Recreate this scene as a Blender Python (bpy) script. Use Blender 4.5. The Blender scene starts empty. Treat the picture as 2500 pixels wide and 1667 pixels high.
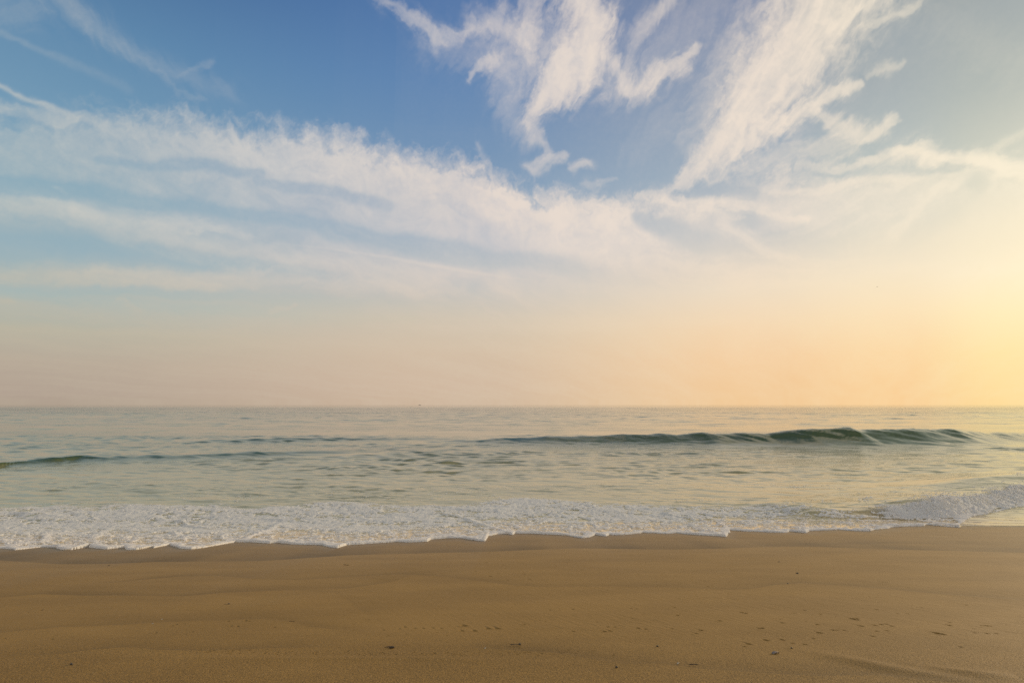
import bpy, math, random
import numpy as np
from mathutils import Vector

# ------------------------------------------------------------------ camera
F_PX, W_PX, H_PX = 1389.0, 2500.0, 1667.0
CAM_Z = 3.2
PITCH = math.atan(154.5 / F_PX)
scene = bpy.context.scene
cam_data = bpy.data.cameras.new('camera')
cam_data.sensor_width = 36.0
cam_data.lens = F_PX / W_PX * 36.0
cam_data.clip_start = 0.05
cam_data.clip_end = 60000.0
cam = bpy.data.objects.new('camera', cam_data)
scene.collection.objects.link(cam)
cam.location = (0, 0, CAM_Z)
cam.rotation_euler = (math.pi / 2 + PITCH, 0, 0)
scene.camera = cam

# ------------------------------------------------------------------ view
scene.view_settings.view_transform = 'Standard'
scene.view_settings.look = 'None'
scene.view_settings.exposure = 0.0
scene.view_settings.gamma = 1.0
scene.view_settings.use_curve_mapping = False
scene.cycles.max_bounces = 5
scene.cycles.use_denoising = False

# ------------------------------------------------------------------ sun
SUN_AZ, SUN_EL = math.radians(58), math.radians(13)     # azimuth clockwise from +Y (out to sea)
sun_data = bpy.data.lights.new('sun', 'SUN')
sun_data.energy = 3.0
sun_data.angle = math.radians(1.5)
sun_data.color = (1.0, 0.80, 0.55)
sun = bpy.data.objects.new('sun', sun_data)
scene.collection.objects.link(sun)
sd = Vector((math.sin(SUN_AZ) * math.cos(SUN_EL), math.cos(SUN_AZ) * math.cos(SUN_EL), math.sin(SUN_EL)))
sun.rotation_euler = sd.to_track_quat('Z', 'Y').to_euler()


def px_dir(px, py):
    """direction in the world seen at a photograph position (used to read bearings off the photo)"""
    u = (px - W_PX / 2) / F_PX
    v = (H_PX / 2 - py) / F_PX
    return u, math.cos(PITCH) - v * math.sin(PITCH), math.sin(PITCH) + v * math.cos(PITCH)


def azel(px, py):
    x, y, z = px_dir(px, py)
    return math.degrees(math.atan2(x, y)), math.degrees(math.atan2(z, math.hypot(x, y)))


def lin(r, g, b):
    def f(c):
        c /= 255.0
        return c / 12.92 if c <= 0.04045 else ((c + 0.055) / 1.055) ** 2.4
    return (f(r), f(g), f(b), 1.0)


# ------------------------------------------------------------------ node helper
class NT:
    def __init__(self, tree):
        self.t = tree
        self.n = tree.nodes
        self.l = tree.links

    def node(self, typ, **kw):
        n = self.n.new(typ)
        for k, v in kw.items():
            setattr(n, k, v)
        return n

    def put(self, sock, v):
        if hasattr(v, 'links') or isinstance(v, bpy.types.NodeSocket):
            self.l.new(v, sock)
        elif v is not None:
            sock.default_value = v

    def m(self, op, a, b=None, c=None, clamp=False):
        n = self.node('ShaderNodeMath', operation=op)
        self.put(n.inputs[0], a)
        if b is not None:
            self.put(n.inputs[1], b)
        if c is not None:
            self.put(n.inputs[2], c)
        if clamp:                                   # separate nodes keep the shader stack short
            return self.m('MINIMUM', self.m('MAXIMUM', n.outputs[0], 0.0), 1.0)
        return n.outputs[0]

    def vm(self, op, a, b=None):
        n = self.node('ShaderNodeVectorMath', operation=op)
        self.put(n.inputs[0], a)
        if b is not None:
            self.put(n.inputs[1], b)
        return n.outputs['Value'] if op in ('DOT_PRODUCT', 'LENGTH') else n.outputs[0]

    def comb(self, x, y, z=0.0):
        n = self.node('ShaderNodeCombineXYZ')
        for s, v in zip(n.inputs, (x, y, z)):
            self.put(s, v)
        return n.outputs[0]

    def sep(self, v):
        n = self.node('ShaderNodeSeparateXYZ')
        self.put(n.inputs[0], v)
        return n.outputs

    def ss(self, v, a, b, o0=0.0, o1=1.0):
        n = self.node('ShaderNodeMapRange', interpolation_type='SMOOTHSTEP')
        for i, q in enumerate((v, a, b, o0, o1)):
            self.put(n.inputs[i], q)
        return n.outputs[0]

    def mix(self, f, a, b, blend='MIX'):
        n = self.node('ShaderNodeMix', data_type='RGBA', blend_type=blend)
        self.put(n.inputs[0], f)
        self.put(n.inputs[6], a)
        self.put(n.inputs[7], b)
        return n.outputs[2]

    def noise(self, vec, scale, detail=4.0, rough=0.55, lac=2.0, color=False, dist=0.0, dim='3D'):
        n = self.node('ShaderNodeTexNoise', noise_dimensions=dim)
        self.put(n.inputs['Vector'], vec)
        n.inputs['Scale'].default_value = scale
        n.inputs['Detail'].default_value = detail
        n.inputs['Roughness'].default_value = rough
        n.inputs['Lacunarity'].default_value = lac
        n.inputs['Distortion'].default_value = dist
        return n.outputs['Color' if color else 'Fac']

    def ramp(self, f, pts, interp='LINEAR'):
        n = self.node('ShaderNodeValToRGB')
        cr = n.color_ramp
        cr.interpolation = interp
        pts = sorted(pts)
        cr.elements[0].position, cr.elements[0].color = pts[0]
        cr.elements[1].position, cr.elements[1].color = pts[-1]
        for p, c in pts[1:-1]:
            e = cr.elements.new(p)
            e.color = c
        self.put(n.inputs[0], f)
        return n.outputs[0]

    def attr(self, name):
        return self.node('ShaderNodeAttribute', attribute_name=name)


# ------------------------------------------------------------------ world: low-sun sky with cirrus
world = bpy.data.worlds.new('World')
scene.world = world
world.use_nodes = True
w = NT(world.node_tree)
w.n.clear()
out = w.node('ShaderNodeOutputWorld')
bg = w.node('ShaderNodeBackground')
w.l.new(bg.outputs[0], out.inputs[0])
BG = 0.1
bg.inputs['Strength'].default_value = BG
tc = w.node('ShaderNodeTexCoord')
D = tc.outputs['Generated']
dx, dy, dz = w.sep(D)
AZ = w.m('MULTIPLY', w.m('ARCTAN2', dx, dy), 57.29578)
EL = w.m('MULTIPLY', w.m('ARCSINE', dz), 57.29578)

sky = w.node('ShaderNodeTexSky', sky_type='NISHITA', sun_disc=False)
sky.sun_elevation = SUN_EL
sky.sun_rotation = SUN_AZ
sky.altitude = 0
sky.dust_density = 2.5
nishita = sky.outputs[0]

E01 = w.m('MULTIPLY', EL, 1 / 60.0, clamp=True)


def column(px, rows):
    pts = []
    for py, c in rows:
        pts.append((max(0.0, azel(px, py)[1] / 60.0), lin(*c)))
    return w.ramp(E01, pts)


col_l = column(60, [(-700, (50, 80, 125)), (-300, (66, 104, 150)), (0, (92, 134, 170)), (250, (112, 152, 180)), (430, (130, 166, 184)), (600, (146, 174, 186)),
                    (720, (166, 182, 180)), (800, (180, 178, 162)), (880, (181, 167, 151)), (960, (174, 157, 143)), (988, (170, 154, 138))])
col_m = column(1100, [(-700, (46, 72, 120)), (-300, (60, 92, 142)), (0, (78, 116, 166)), (200, (94, 132, 176)), (400, (112, 146, 180)), (560, (146, 170, 190)),
                      (700, (182, 190, 190)), (780, (204, 194, 174)), (860, (208, 186, 162)), (940, (205, 178, 154)), (988, (200, 173, 147))])
col_r = column(1850, [(-700, (70, 90, 125)), (-300, (92, 112, 142)), (0, (122, 138, 168)), (200, (134, 152, 176)), (400, (152, 170, 186)), (560, (194, 196, 196)),
                      (700, (238, 222, 198)), (800, (244, 214, 176)), (880, (244, 204, 158)), (988, (240, 198, 146))])
col_s = column(2180, [(-700, (92, 106, 126)), (-300, (118, 132, 148)), (0, (150, 161, 168)), (200, (160, 171, 176)), (400, (182, 192, 190)), (540, (216, 214, 200)),
                      (660, (248, 232, 206)), (760, (252, 226, 186)), (860, (252, 213, 161)), (988, (249, 204, 146))])
col_e = column(2450, [(-700, (110, 118, 124)), (-300, (136, 144, 146)), (0, (157, 167, 170)), (200, (172, 181, 178)), (400, (202, 205, 192)), (540, (238, 228, 204)),
                      (660, (255, 240, 210)), (760, (255, 236, 188)), (860, (255, 228, 166)), (988, (254, 218, 150))])
a_l, a_m, a_r, a_e = azel(60, 700)[0], azel(1100, 700)[0], azel(1850, 700)[0], azel(2450, 700)[0]
base = w.mix(w.ss(AZ, a_l, a_m), col_l, col_m)
base = w.mix(w.ss(AZ, a_m, a_r), base, col_r)
a_s = azel(2180, 700)[0]
base = w.mix(w.ss(AZ, a_r, a_s), base, col_s)
base = w.mix(w.ss(AZ, a_s, a_e), base, col_e)

# glow of the veiled sun, outside the frame to the right
cosang = w.vm('DOT_PRODUCT', D, tuple(sd))
glow = w.m('POWER', w.m('MAXIMUM', cosang, 0.0), 60.0)
scv = w.node('ShaderNodeVectorMath', operation='SCALE')
scv.inputs[0].default_value = (0.75, 0.55, 0.28)
w.l.new(glow, scv.inputs['Scale'])
front = w.mix(1.0, base, scv.outputs[0], 'ADD')
scale10 = w.node('ShaderNodeVectorMath', operation='SCALE')
w.l.new(front, scale10.inputs[0]); scale10.inputs['Scale'].default_value = 1 / BG
# behind the camera and overhead: the physical sky mixed with an added pale fill
nis = w.node('ShaderNodeVectorMath', operation='SCALE')
w.l.new(nishita, nis.inputs[0]); nis.inputs['Scale'].default_value = 1.0
veil = w.mix(0.62, nis.outputs[0], (9.3, 8.9, 8.4, 1.0))      # pale cloud veil added over the unseen sky to lift and whiten the light
wt = w.m('MULTIPLY', w.ss(EL, 62.0, 42.0), w.ss(w.m('ABSOLUTE', AZ), 125.0, 75.0))
w.l.new(w.mix(wt, veil, scale10.outputs[0]), bg.inputs['Color'])
world.cycles.sampling_method = 'MANUAL'
world.cycles.sample_map_resolution = 1024
# ------------------------------------------------------------------ numpy noise
def perlin(x, y, seed=0):
    xi, yi = np.floor(x), np.floor(y)
    xf, yf = (x - xi).astype(np.float32), (y - yi).astype(np.float32)
    rng = np.random.RandomState(seed)
    perm = rng.permutation(4096).astype(np.int32)
    ga = rng.rand(4096).astype(np.float32) * 2 * np.pi
    gx, gy = np.cos(ga), np.sin(ga)
    xi, yi = xi.astype(np.int64) & 4095, yi.astype(np.int64) & 4095

    def g(ix, iy, fx_, fy_):
        h = perm[(perm[ix & 4095] + iy) & 4095]
        return gx[h] * fx_ + gy[h] * fy_
    u = xf * xf * xf * (xf * (xf * 6 - 15) + 10)
    v = yf * yf * yf * (yf * (yf * 6 - 15) + 10)
    a = g(xi, yi, xf, yf)
    b = g(xi + 1, yi, xf - 1, yf)
    c = g(xi, yi + 1, xf, yf - 1)
    d = g(xi + 1, yi + 1, xf - 1, yf - 1)
    return ((a + (b - a) * u) * (1 - v) + (c + (d - c) * u) * v) * 1.5


def fbm(x, y, octv=4, seed=0, gain=0.5, lac=2.03):
    s = np.zeros(np.shape(x), np.float32)
    amp, tot = 1.0, 0.0
    for o in range(octv):
        s += amp * perlin(x + 17.3 * o, y - 9.1 * o, seed * 31 + o)
        tot += amp
        amp *= gain
        x, y = x * lac, y * lac
    return s / tot


def sst(v, a, b):
    t = np.clip((v - a) / (b - a), 0, 1)
    return t * t * (3 - 2 * t)


def seg_dist(x, y, P, vals):
    """distance to a polyline and the values interpolated along it"""
    best = np.full(np.shape(x), 1e9, np.float32)
    outv = [np.zeros(np.shape(x), np.float32) for _ in vals[0]]
    for (x0, y0), (x1, y1), v0, v1 in zip(P[:-1], P[1:], vals[:-1], vals[1:]):
        ex, ey = x1 - x0, y1 - y0
        L2 = ex * ex + ey * ey + 1e-9
        t = np.clip(((x - x0) * ex + (y - y0) * ey) / L2, 0, 1)
        d = np.hypot(x - x0 - t * ex, y - y0 - t * ey)
        m = d < best
        best = np.where(m, d, best)
        for k in range(len(outv)):
            outv[k] = np.where(m, v0[k] + (v1[k] - v0[k]) * t, outv[k])
    return best, outv


# ------------------------------------------------------------------ cirrus painted in bearings (degrees)
def fibres(az, el, ang, L, Wd, seed, octv=5, warp=0.7, gain=0.55):
    a = math.radians(ang)
    u = (az * math.cos(a) + el * math.sin(a)) / L
    v = (-az * math.sin(a) + el * math.cos(a)) / Wd
    wx = fbm(az / 6, el / 6, 3, seed + 50)
    return fbm(u + 0.3 * wx, v + warp * wx * 2, octv, seed, gain)


def cloud_field(az, el):
    az = az.astype(np.float32)
    el = el.astype(np.float32)
    # curling displacement shared by every body of cloud
    w1x, w1y = fbm(az / 7, el / 7, 3, 1), fbm(az / 7, el / 7, 3, 2)
    w2x, w2y = fbm(az / 1.7 + w1x * 2, el / 1.7, 5, 3, 0.6), fbm(az / 1.7, el / 1.7 + w1y * 2, 5, 4, 0.6)
    X = az + 1.4 * w1x + 0.72 * w2x
    Y = el + 1.4 * w1y + 0.72 * w2y
    XL, YL = az + 1.2 * w1x + 0.25 * w2x, el + 0.8 * w1y + 0.25 * w2y
    XS, YS = az + 0.06 * w2x, el + 0.05 * w2y
    puff = fbm(az / 1.5 + w2x, el / 1.2 + w2y, 6, 5, 0.6)
    puff2 = fbm(az / 4 + w2x * .6, el / 3 + w2y * .6, 6, 6, 0.55)
    dens = np.zeros(az.shape, np.float32)
    lum = np.zeros(az.shape, np.float32)

    def addc(d, l=0.7):
        nonlocal dens, lum
        nd = 1 - (1 - dens) * (1 - d)
        lum = np.where(nd > 1e-4, (lum * dens * (1 - d) + l * d) / np.maximum(nd, 1e-4), lum)
        dens = nd

    def stroke(pts, ang=None, L=6.0, Wd=0.9, amp=1.15, pamp=0.5, lo=0.12, hi=0.95, l=0.8, mode='curl', seed=9, power=2.0):
        P, V = [], []
        for px, py, hw, de in pts:
            a, e = azel(px, py)
            a2, e2 = azel(px + hw * 0.707, py + hw * 0.707)
            P.append((a, e))
            V.append((math.hypot(a2 - a, e2 - e) * (0.84 if mode == 'curl' else 1.0), de))
        sx, sy = (X, Y) if mode == 'curl' else ((XL, YL) if mode == 'soft' else (XS, YS))
        x0, x1 = min(p[0] for p in P) - 14, max(p[0] for p in P) + 14
        y0, y1 = min(p[1] for p in P) - 12, max(p[1] for p in P) + 12
        msk = (az > x0) & (az < x1) & (el > y0) & (el < y1)
        if not msk.any():
            return
        d, (hw, de) = seg_dist(sx[msk], sy[msk], P, V)
        g = np.exp(-(d / hw) ** power * 1.15)
        if ang is None:
            ang = math.degrees(math.atan2(P[-1][1] - P[0][1], P[-1][0] - P[0][0]))
        f = fibres(X[msk] * .5 + az[msk] * .5, Y[msk] * .5 + el[msk] * .5, ang, L, Wd, seed)
        v = g + (amp * f + pamp * puff[msk]) * np.minimum(np.sqrt(g) * 1.1, 1 - 0.72 * g)
        full = np.zeros(az.shape, np.float32)
        full[msk] = 0.84 * de * sst(v, lo - 0.18, hi + 0.42) ** 0.95
        ll = np.zeros(az.shape, np.float32)
        ll[msk] = np.clip(l + 0.5 * f + 0.4 * puff[msk], 0, 1)
        addc(full, ll)

    # --- broad band; its upper edge from left to right
    edge = [(-900, 330), (-300, 230), (0, 262), (150, 262), (300, 270), (420, 266), (531, 284), (627, 306), (690, 298), (760, 310), (850, 324), (983, 356), (1050, 376), (1116, 374),
            (1180, 402), (1250, 436), (1300, 458), (1383, 460), (1516, 472), (1622, 484), (1700, 455), (1800, 420), (1950, 400), (2100, 385), (2250, 375), (2350, 372), (2500, 385), (2700, 340), (3200, 300)]
    ep = sorted(azel(*p) for p in edge)
    ea, ee = np.array([p[0] for p in ep]), np.array([p[1] for p in ep])
    tuft = fibres(az, el, 112, 1.5, 0.9, 21, 5, 1.6)
    xs_, ys_ = az + 0.9 * w1x + 0.8 * w2x, el + 0.5 * w1y + 0.7 * w2y
    below = np.interp(xs_, ea, ee).astype(np.float32) - ys_
    bv = below + 0.35 * tuft + 1.3 * puff + 1.4 * puff2
    rim = sst(bv, -0.9, 2.4)
    # fibres that run towards a far vanishing point, as the parallel streaks do
    el_r = np.radians(np.maximum(el, 0.5))
    azr = np.radians(az)
    kz = 1.0 / (np.tan(el_r) + 0.10)
    px_, py_ = np.sin(azr) * kz, np.cos(azr) * kz
    fa = math.radians(30)
    across = px_ * math.cos(fa) - py_ * math.sin(fa)
    along = px_ * math.sin(fa) + py_ * math.cos(fa)
    st = fbm(across * 2.2 + 0.8 * w1x, along * 0.33 + 0.5 * w1y, 6, 31, 0.55)
    st2 = fbm(across * 5.5 + 1.0 * w1x, along * 0.9, 5, 33, 0.6)
    streak = st + 0.4 * st2
    left = sst(az, azel(80, 400)[0], azel(620, 400)[0])
    right = sst(az, azel(1580, 450)[0], azel(1760, 450)[0])
    depth = sst(below, 1.0, 9.0)
    core = np.interp(az, [azel(x, 400)[0] for x in (0, 400, 800, 1250, 1500)], [0.42, 0.62, 0.86, 0.96, 0.9]).astype(np.float32)
    core = core * (1 - right) + 0.50 * right
    body = core * (1 - 0.20 * depth) + 0.42 * streak * (0.4 + 0.6 * depth) + 0.12 * puff2
    body = body * (0.55 + 0.45 * sst(el, 4, 15))
    band = rim * np.clip(body, 0, 1)
    blum = np.clip(0.92 - 0.55 * depth + 0.7 * streak + 0.5 * puff * (1 - depth) + 0.3 * tuft * (1 - depth), 0, 1)

    def gap(pts, mode='soft', ang=None, amp=0.7):
        nonlocal band
        P, V = [], []
        for px, py, hw, de in pts:
            a, e = azel(px, py)
            a2, e2 = azel(px + hw * 0.7, py + hw * 0.7)
            P.append((a, e))
            V.append((math.hypot(a2 - a, e2 - e), de))
        d, (hw, de) = seg_dist(XL, YL, P, V)
        g = np.exp(-(d / hw) ** 2 * 0.8)
        f = streak + 0.4 * puff2
        band = band * (1 - de * sst(g + amp * f * np.sqrt(g), 0.1, 0.9))

    for g_ in [
        [(-500, 405, 30, .7), (0, 446, 30, .75), (250, 470, 26, .6), (531, 512, 20, .5), (797, 556, 24, .5), (983, 600, 26, .6), (1196, 628, 24, .5), (1420, 650, 20, .3)],
        [(-500, 590, 50, .8), (0, 600, 44, .75), (200, 606, 38, .75), (400, 622, 28, .7), (600, 644, 18, .7), (780, 664, 10, .3)],
        [(-500, 720, 20, .5), (60, 708, 13, .5), (300, 708, 12, .6), (600, 716, 14, .5), (900, 734, 18, .5), (1150, 750, 18, .3)],
        [(250, 392, 14, .35), (480, 402, 18, .45), (640, 420, 14, .35)],
        [(620, 440, 12, .3), (800, 470, 16, .4), (960, 500, 14, .3)],
        [(1550, 530, 18, .65), (1620, 550, 34, .8), (1730, 590, 26, .55), (1800, 620, 18, .2)],
        [(1830, 540, 40, .6), (1900, 575, 52, .7), (2010, 610, 30, .4)],
        [(1660, 438, 14, .8), (1740, 466, 24, .85), (1850, 472, 18, .6)],
        [(1990, 416, 10, .6), (2150, 418, 15, .7), (2320, 428, 10, .3)],
        [(1900, 352, 14, .5), (2050, 378, 14, .6), (2200, 350, 14, .5)],
        [(2380, 470, 24, .4), (2280, 545, 28, .4)],
        [(-400, 780, 30, .6), (0, 765, 26, .6), (300, 770, 36, .6), (700, 765, 34, .6), (1000, 772, 28, .4)],
        [(2180, 400, 20, .4), (2400, 450, 22, .5)],
    ]:
        gap(g_)
    addc(band, blum)

    # lower streaks on the left
    stroke([(-600, 480, 30, .3), (-200, 500, 34, .4), (0, 505, 40, .55), (180, 520, 32, .5), (345, 532, 26, .6), (500, 556, 24, .65), (610, 580, 14, .5)], L=9, Wd=1.2, mode='soft', l=.85)
    stroke([(300, 560, 40, .35), (600, 620, 44, .45), (900, 650, 40, .45), (1080, 690, 22, .5), (1135, 700, 12, .45), (1138, 684, 8, .3)], L=10, Wd=1.3, mode='soft', l=.8)
    stroke([(-600, 655, 20, .35), (0, 664, 26, .75), (300, 670, 26, .75), (660, 680, 22, .6), (900, 690, 20, .45), (1060, 704, 16, .45)], L=10, Wd=1, mode='soft', l=.9)
    stroke([(-60, 730, 18, .45), (30, 732, 20, .5)], mode='curl')
    stroke([(285, 735, 14, .3), (345, 762, 18, .32)])
    stroke([(670, 750, 14, .4), (735, 740, 10, .4)])
    stroke([(900, 745, 24, .2), (1200, 770, 26, .22), (1500, 800, 26, .2)], mode='soft', L=10)
    stroke([(1350, 690, 14, .3), (1450, 698, 12, .3), (1520, 704, 8, .2)], mode='soft', L=8)
    # veil and trails at the upper left
    stroke([(0, -140, 60, .4), (90, -40, 56, .4), (190, 40, 46, .4), (280, 105, 42, .34), (360, 155, 34, .26), (440, 190, 32, .18), (560, 230, 36, .16)], ang=-48, L=9, Wd=.8, mode='soft', lo=.05, hi=1.1, l=.6)
    stroke([(-600, -60, 9, .5), (-60, 172, 9, .6), (0, 203, 9, .75), (70, 238, 11, .7), (140, 266, 15, .6), (260, 312, 18, .35)], mode='soft', amp=.5, pamp=.3, l=.9)
    stroke([(-200, 220, 16, .5), (-40, 246, 20, .6), (60, 272, 20, .5), (180, 300, 20, .3)], mode='soft', l=.8)
    stroke([(-60, 40, 12, .12), (0, 70, 11, .18), (90, 118, 11, .2), (180, 162, 13, .16), (300, 220, 18, .08)], mode='soft', amp=.5, pamp=.4, l=.6)
    stroke([(-200, -20, 80, .3), (60, 20, 60, .2)], l=.5, mode='soft')
    stroke([(430, 190, 16, .12), (505, 152, 16, .2)], l=.6)
    stroke([(380, 180, 8, .15), (420, 235, 12, .15), (480, 262, 20, .2)], l=.6)
    stroke([(140, 455, 14, .2), (165, 480, 10, .1)], l=.8)
    # curled cloud, top middle
    A = dict(L=3.5, Wd=.8)
    stroke([(1380, -130, 70, .8), (1420, -20, 66, .92), (1452, 60, 70, .95), (1435, 130, 66, 1), (1368, 200, 66, 1), (1312, 252, 46, .95), (1290, 300, 28, .75), (1312, 350, 18, .55), (1350, 392, 12, .3)], ang=58, lo=.1, hi=.8, l=.92, **A)
    stroke([(1320, -60, 50, .6), (1290, 20, 50, .6), (1295, 90, 44, .75), (1290, 130, 30, .6)], ang=60, hi=.85, l=.85, **A)
    stroke([(900, -30, 20, .4), (960, 10, 24, .55), (1010, 55, 28, .7), (1060, 95, 26, .7), (1130, 78, 24, .6), (1220, 60, 30, .6), (1280, 80, 30, .65)], ang=-30, hi=.9, l=.75, **A)
    stroke([(1150, 192, 12, .4), (1178, 162, 18, .7), (1222, 140, 13, .55)], hi=.7, l=.95, **A)
    stroke([(1040, 110, 50, .2), (1180, 130, 60, .32), (1330, 170, 60, .45)], ang=40, l=.6, **A)
    stroke([(1240, 150, 50, .4), (1235, 220, 40, .45), (1250, 290, 34, .4), (1310, 360, 20, .25)], ang=75, mode='soft', l=.6)
    stroke([(1380, 90, 70, .3), (1500, 190, 60, .35)], ang=40, l=.6)
    stroke([(1480, 150, 24, .6), (1530, 205, 30, .85), (1600, 208, 34, .95), (1655, 165, 30, .9), (1705, 115, 14, .6)], ang=45, hi=.85, l=.9, **A)
    stroke([(1530, 250, 14, .35), (1570, 228, 24, .5)], ang=30, l=.8)
    stroke([(1690, -80, 20, .5), (1625, 0, 26, .7), (1575, 60, 28, .6), (1545, 130, 30, .45), (1540, 190, 30, .35)], ang=60, mode='soft', l=.75, L=5)
    stroke([(1760, -30, 80, .16), (1650, 90, 80, .26), (1600, 160, 50, .25)], ang=60, l=.4, L=6)
    stroke([(1305, 412, 16, .5), (1335, 395, 17, .7), (1392, 388, 10, .5)], hi=.75, mode='soft', l=.9, **A)
    stroke([(1305, 405, 10, .3), (1308, 440, 10, .25)], l=.7)
    stroke([(1410, 412, 13, .55), (1440, 402, 12, .6)], hi=.75, mode='soft', l=.9, **A)
    stroke([(1425, 450, 10, .3), (1485, 432, 8, .25)], l=.7)
    stroke([(1170, 360, 8, .35), (1190, 410, 10, .35)], mode='soft', l=.7)
    S_ = dict(mode='soft', amp=.55, pamp=.9, power=2.2)
    stroke([(1400, -60, 62, .7), (1440, 60, 66, .75), (1425, 130, 64, .85), (1370, 195, 62, .9), (1318, 250, 40, .7)], ang=58, l=.9, L=3, Wd=1.1, **S_)
    stroke([(1170, 60, 40, .3), (1290, 90, 60, .4), (1380, 120, 50, .4)], ang=20, l=.7, L=3, Wd=1.1, **S_)
    # long diagonal plume and its arms
    stroke([(2080, -120, 150, .6), (2000, 0, 140, .68), (1950, 105, 136, .7), (1880, 195, 115, .75), (1830, 270, 95, .85), (1780, 340, 66, .85), (1715, 400, 36, .6), (1665, 445, 16, .5)], ang=52, l=.85, L=5, Wd=1.3, **S_)
    stroke([(2200, 380, 26, .6), (2262, 368, 38, .95), (2310, 380, 24, .7)], ang=15, l=1., L=3, Wd=1, **S_)
    stroke([(2390, 385, 20, .7), (2470, 400, 34, .95), (2540, 440, 34, .9)], ang=-20, l=1., L=3, Wd=1, **S_)
    B = dict(ang=52, L=7, Wd=.8)
    stroke([(2130, -200, 165, .9), (2030, -30, 145, .94), (1960, 80, 135, .93), (1890, 180, 120, .94), (1830, 262, 98, .98), (1765, 335, 74, .95), (1705, 400, 42, .85), (1660, 446, 20, .7), (1615, 490, 10, .4)], lo=.12, hi=.92, l=.84, amp=1.0, pamp=.5, **B)
    stroke([(1890, -20, 60, .3), (1790, 130, 70, .4), (1720, 260, 60, .45), (1690, 350, 50, .35)], ang=35, L=5, Wd=.9, l=.6, hi=1.1)
    stroke([(2100, 198, 12, .7), (2050, 212, 24, .9), (1980, 252, 32, .95), (1900, 308, 34, .95), (1820, 360, 34, .7), (1740, 420, 20, .4)], ang=38, L=5, Wd=.6, hi=.8, l=.95)
    stroke([(2270, -10, 12, .4), (2190, 35, 20, .6), (2110, 68, 22, .6)], ang=30, L=5, Wd=.6, l=.75)
    stroke([(2180, -30, 12, .6), (2070, 35, 22, .7), (2000, 80, 20, .6)], ang=32, L=5, Wd=.6, l=.85)
    stroke([(2120, 186, 12, .35), (2175, 168, 20, .6), (2210, 156, 10, .4)], ang=25, hi=.8, l=.8)
    stroke([(2010, 270, 16, .6), (2040, 305, 30, .8), (2100, 328, 28, .8), (2150, 312, 24, .8), (2190, 292, 12, .6)], ang=30, L=4, Wd=.7, hi=.8, l=.92)
    stroke([(1720, 440, 20, .35), (1850, 405, 34, .5), (1970, 370, 36, .6), (2080, 345, 28, .5)], ang=20, L=7, Wd=.7, l=.75)
    stroke([(1950, 410, 12, .4), (2120, 392, 24, .65), (2230, 368, 36, .95), (2300, 385, 30, .8), (2350, 372, 14, .5)], ang=18, L=5, Wd=.7, hi=.85, l=.95)
    stroke([(2260, 408, 16, .5), (2390, 376, 26, .9), (2470, 398, 34, 1), (2540, 440, 34, 1), (2700, 480, 40, .8)], ang=-15, L=6, Wd=.7, hi=.8, l=1.)
    stroke([(1560, 478, 16, .5), (1760, 498, 14, .8), (1870, 514, 18, .9), (1975, 530, 12, .8)], ang=-6, L=7, Wd=.5, mode='soft', l=.9)
    stroke([(1630, 496, 18, .6), (1730, 516, 16, .7), (1820, 548, 10, .4)], ang=-18, L=6, Wd=.6, l=.85)
    stroke([(1900, 470, 12, .5), (2060, 448, 14, .6), (2200, 443, 18, .75), (2330, 436, 12, .5)], ang=2, L=8, Wd=.5, mode='soft', l=.92)
    stroke([(2560, 290, 10, .3), (2460, 350, 14, .45), (2350, 432, 16, .55), (2250, 505, 18, .55), (2180, 570, 16, .4)], ang=38, L=8, Wd=.6, mode='soft', l=.92)
    stroke([(1760, 550, 12, .5), (1830, 590, 18, .6), (1930, 625, 18, .5)], ang=-28, L=6, Wd=.6, mode='soft', l=.9)
    stroke([(1900, 520, 60, .4), (2100, 500, 70, .5), (2300, 470, 60, .4)], ang=12, L=9, Wd=.8, mode='soft', l=.75)
    stroke([(1400, 610, 30, .5), (1600, 640, 40, .6), (1850, 680, 50, .6), (2200, 680, 60, .5)], ang=-8, L=9, Wd=.9, mode='soft', l=.85)
    # faint layered streaks in the low haze
    stroke([(-200, 800, 16, .25), (200, 812, 18, .3), (600, 806, 14, .2)], mode='soft', L=12, Wd=.5, l=1.)
    stroke([(300, 850, 14, .2), (800, 842, 18, .28), (1300, 850, 14, .2)], mode='soft', L=12, Wd=.5, l=1.)
    stroke([(900, 790, 14, .25), (1300, 800, 20, .3), (1800, 780, 16, .2)], mode='soft', L=12, Wd=.5, l=1.)
    stroke([(-300, 745, 30, .35), (100, 750, 34, .42), (400, 775, 28, .38), (700, 790, 20, .3)], mode='soft', L=6, Wd=.7, l=.9)
    stroke([(2300, 60, 60, .08), (2520, 160, 70, .10)], ang=40, mode='soft', L=7, Wd=.9, l=.5)
    stroke([(1540, 380, 40, .14), (1620, 300, 50, .14)], ang=45, mode='soft', L=7, Wd=.9, l=.5)
    # condensation trail
    stroke([(640, 590, 3, .06), (800, 606, 4, .2), (950, 628, 4.5, .4), (1100, 655, 5, .55), (1190, 670, 4.5, .35), (1290, 684, 3, .15)], mode='straight', amp=.5, pamp=.4, l=1., lo=.1, hi=.7)
    return np.clip(dens, 0, 1), np.clip(lum, 0, 1)

LIT = [(0.03, (208, 206, 196)), (0.25, (216, 210, 204)), (0.46, (226, 214, 205)), (0.62, (235, 221, 208)), (0.80, (244, 228, 210)), (0.97, (252, 240, 214))]
SHADE = [(0.03, (170, 182, 186)), (0.3, (182, 186, 194)), (0.5, (196, 196, 202)), (0.7, (206, 202, 200)), (0.97, (236, 226, 200))]
LOW = [(0.03, (194, 182, 160)), (0.3, (206, 190, 170)), (0.5, (220, 202, 178)), (0.75, (248, 222, 184)), (0.97, (255, 236, 186))]

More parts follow.
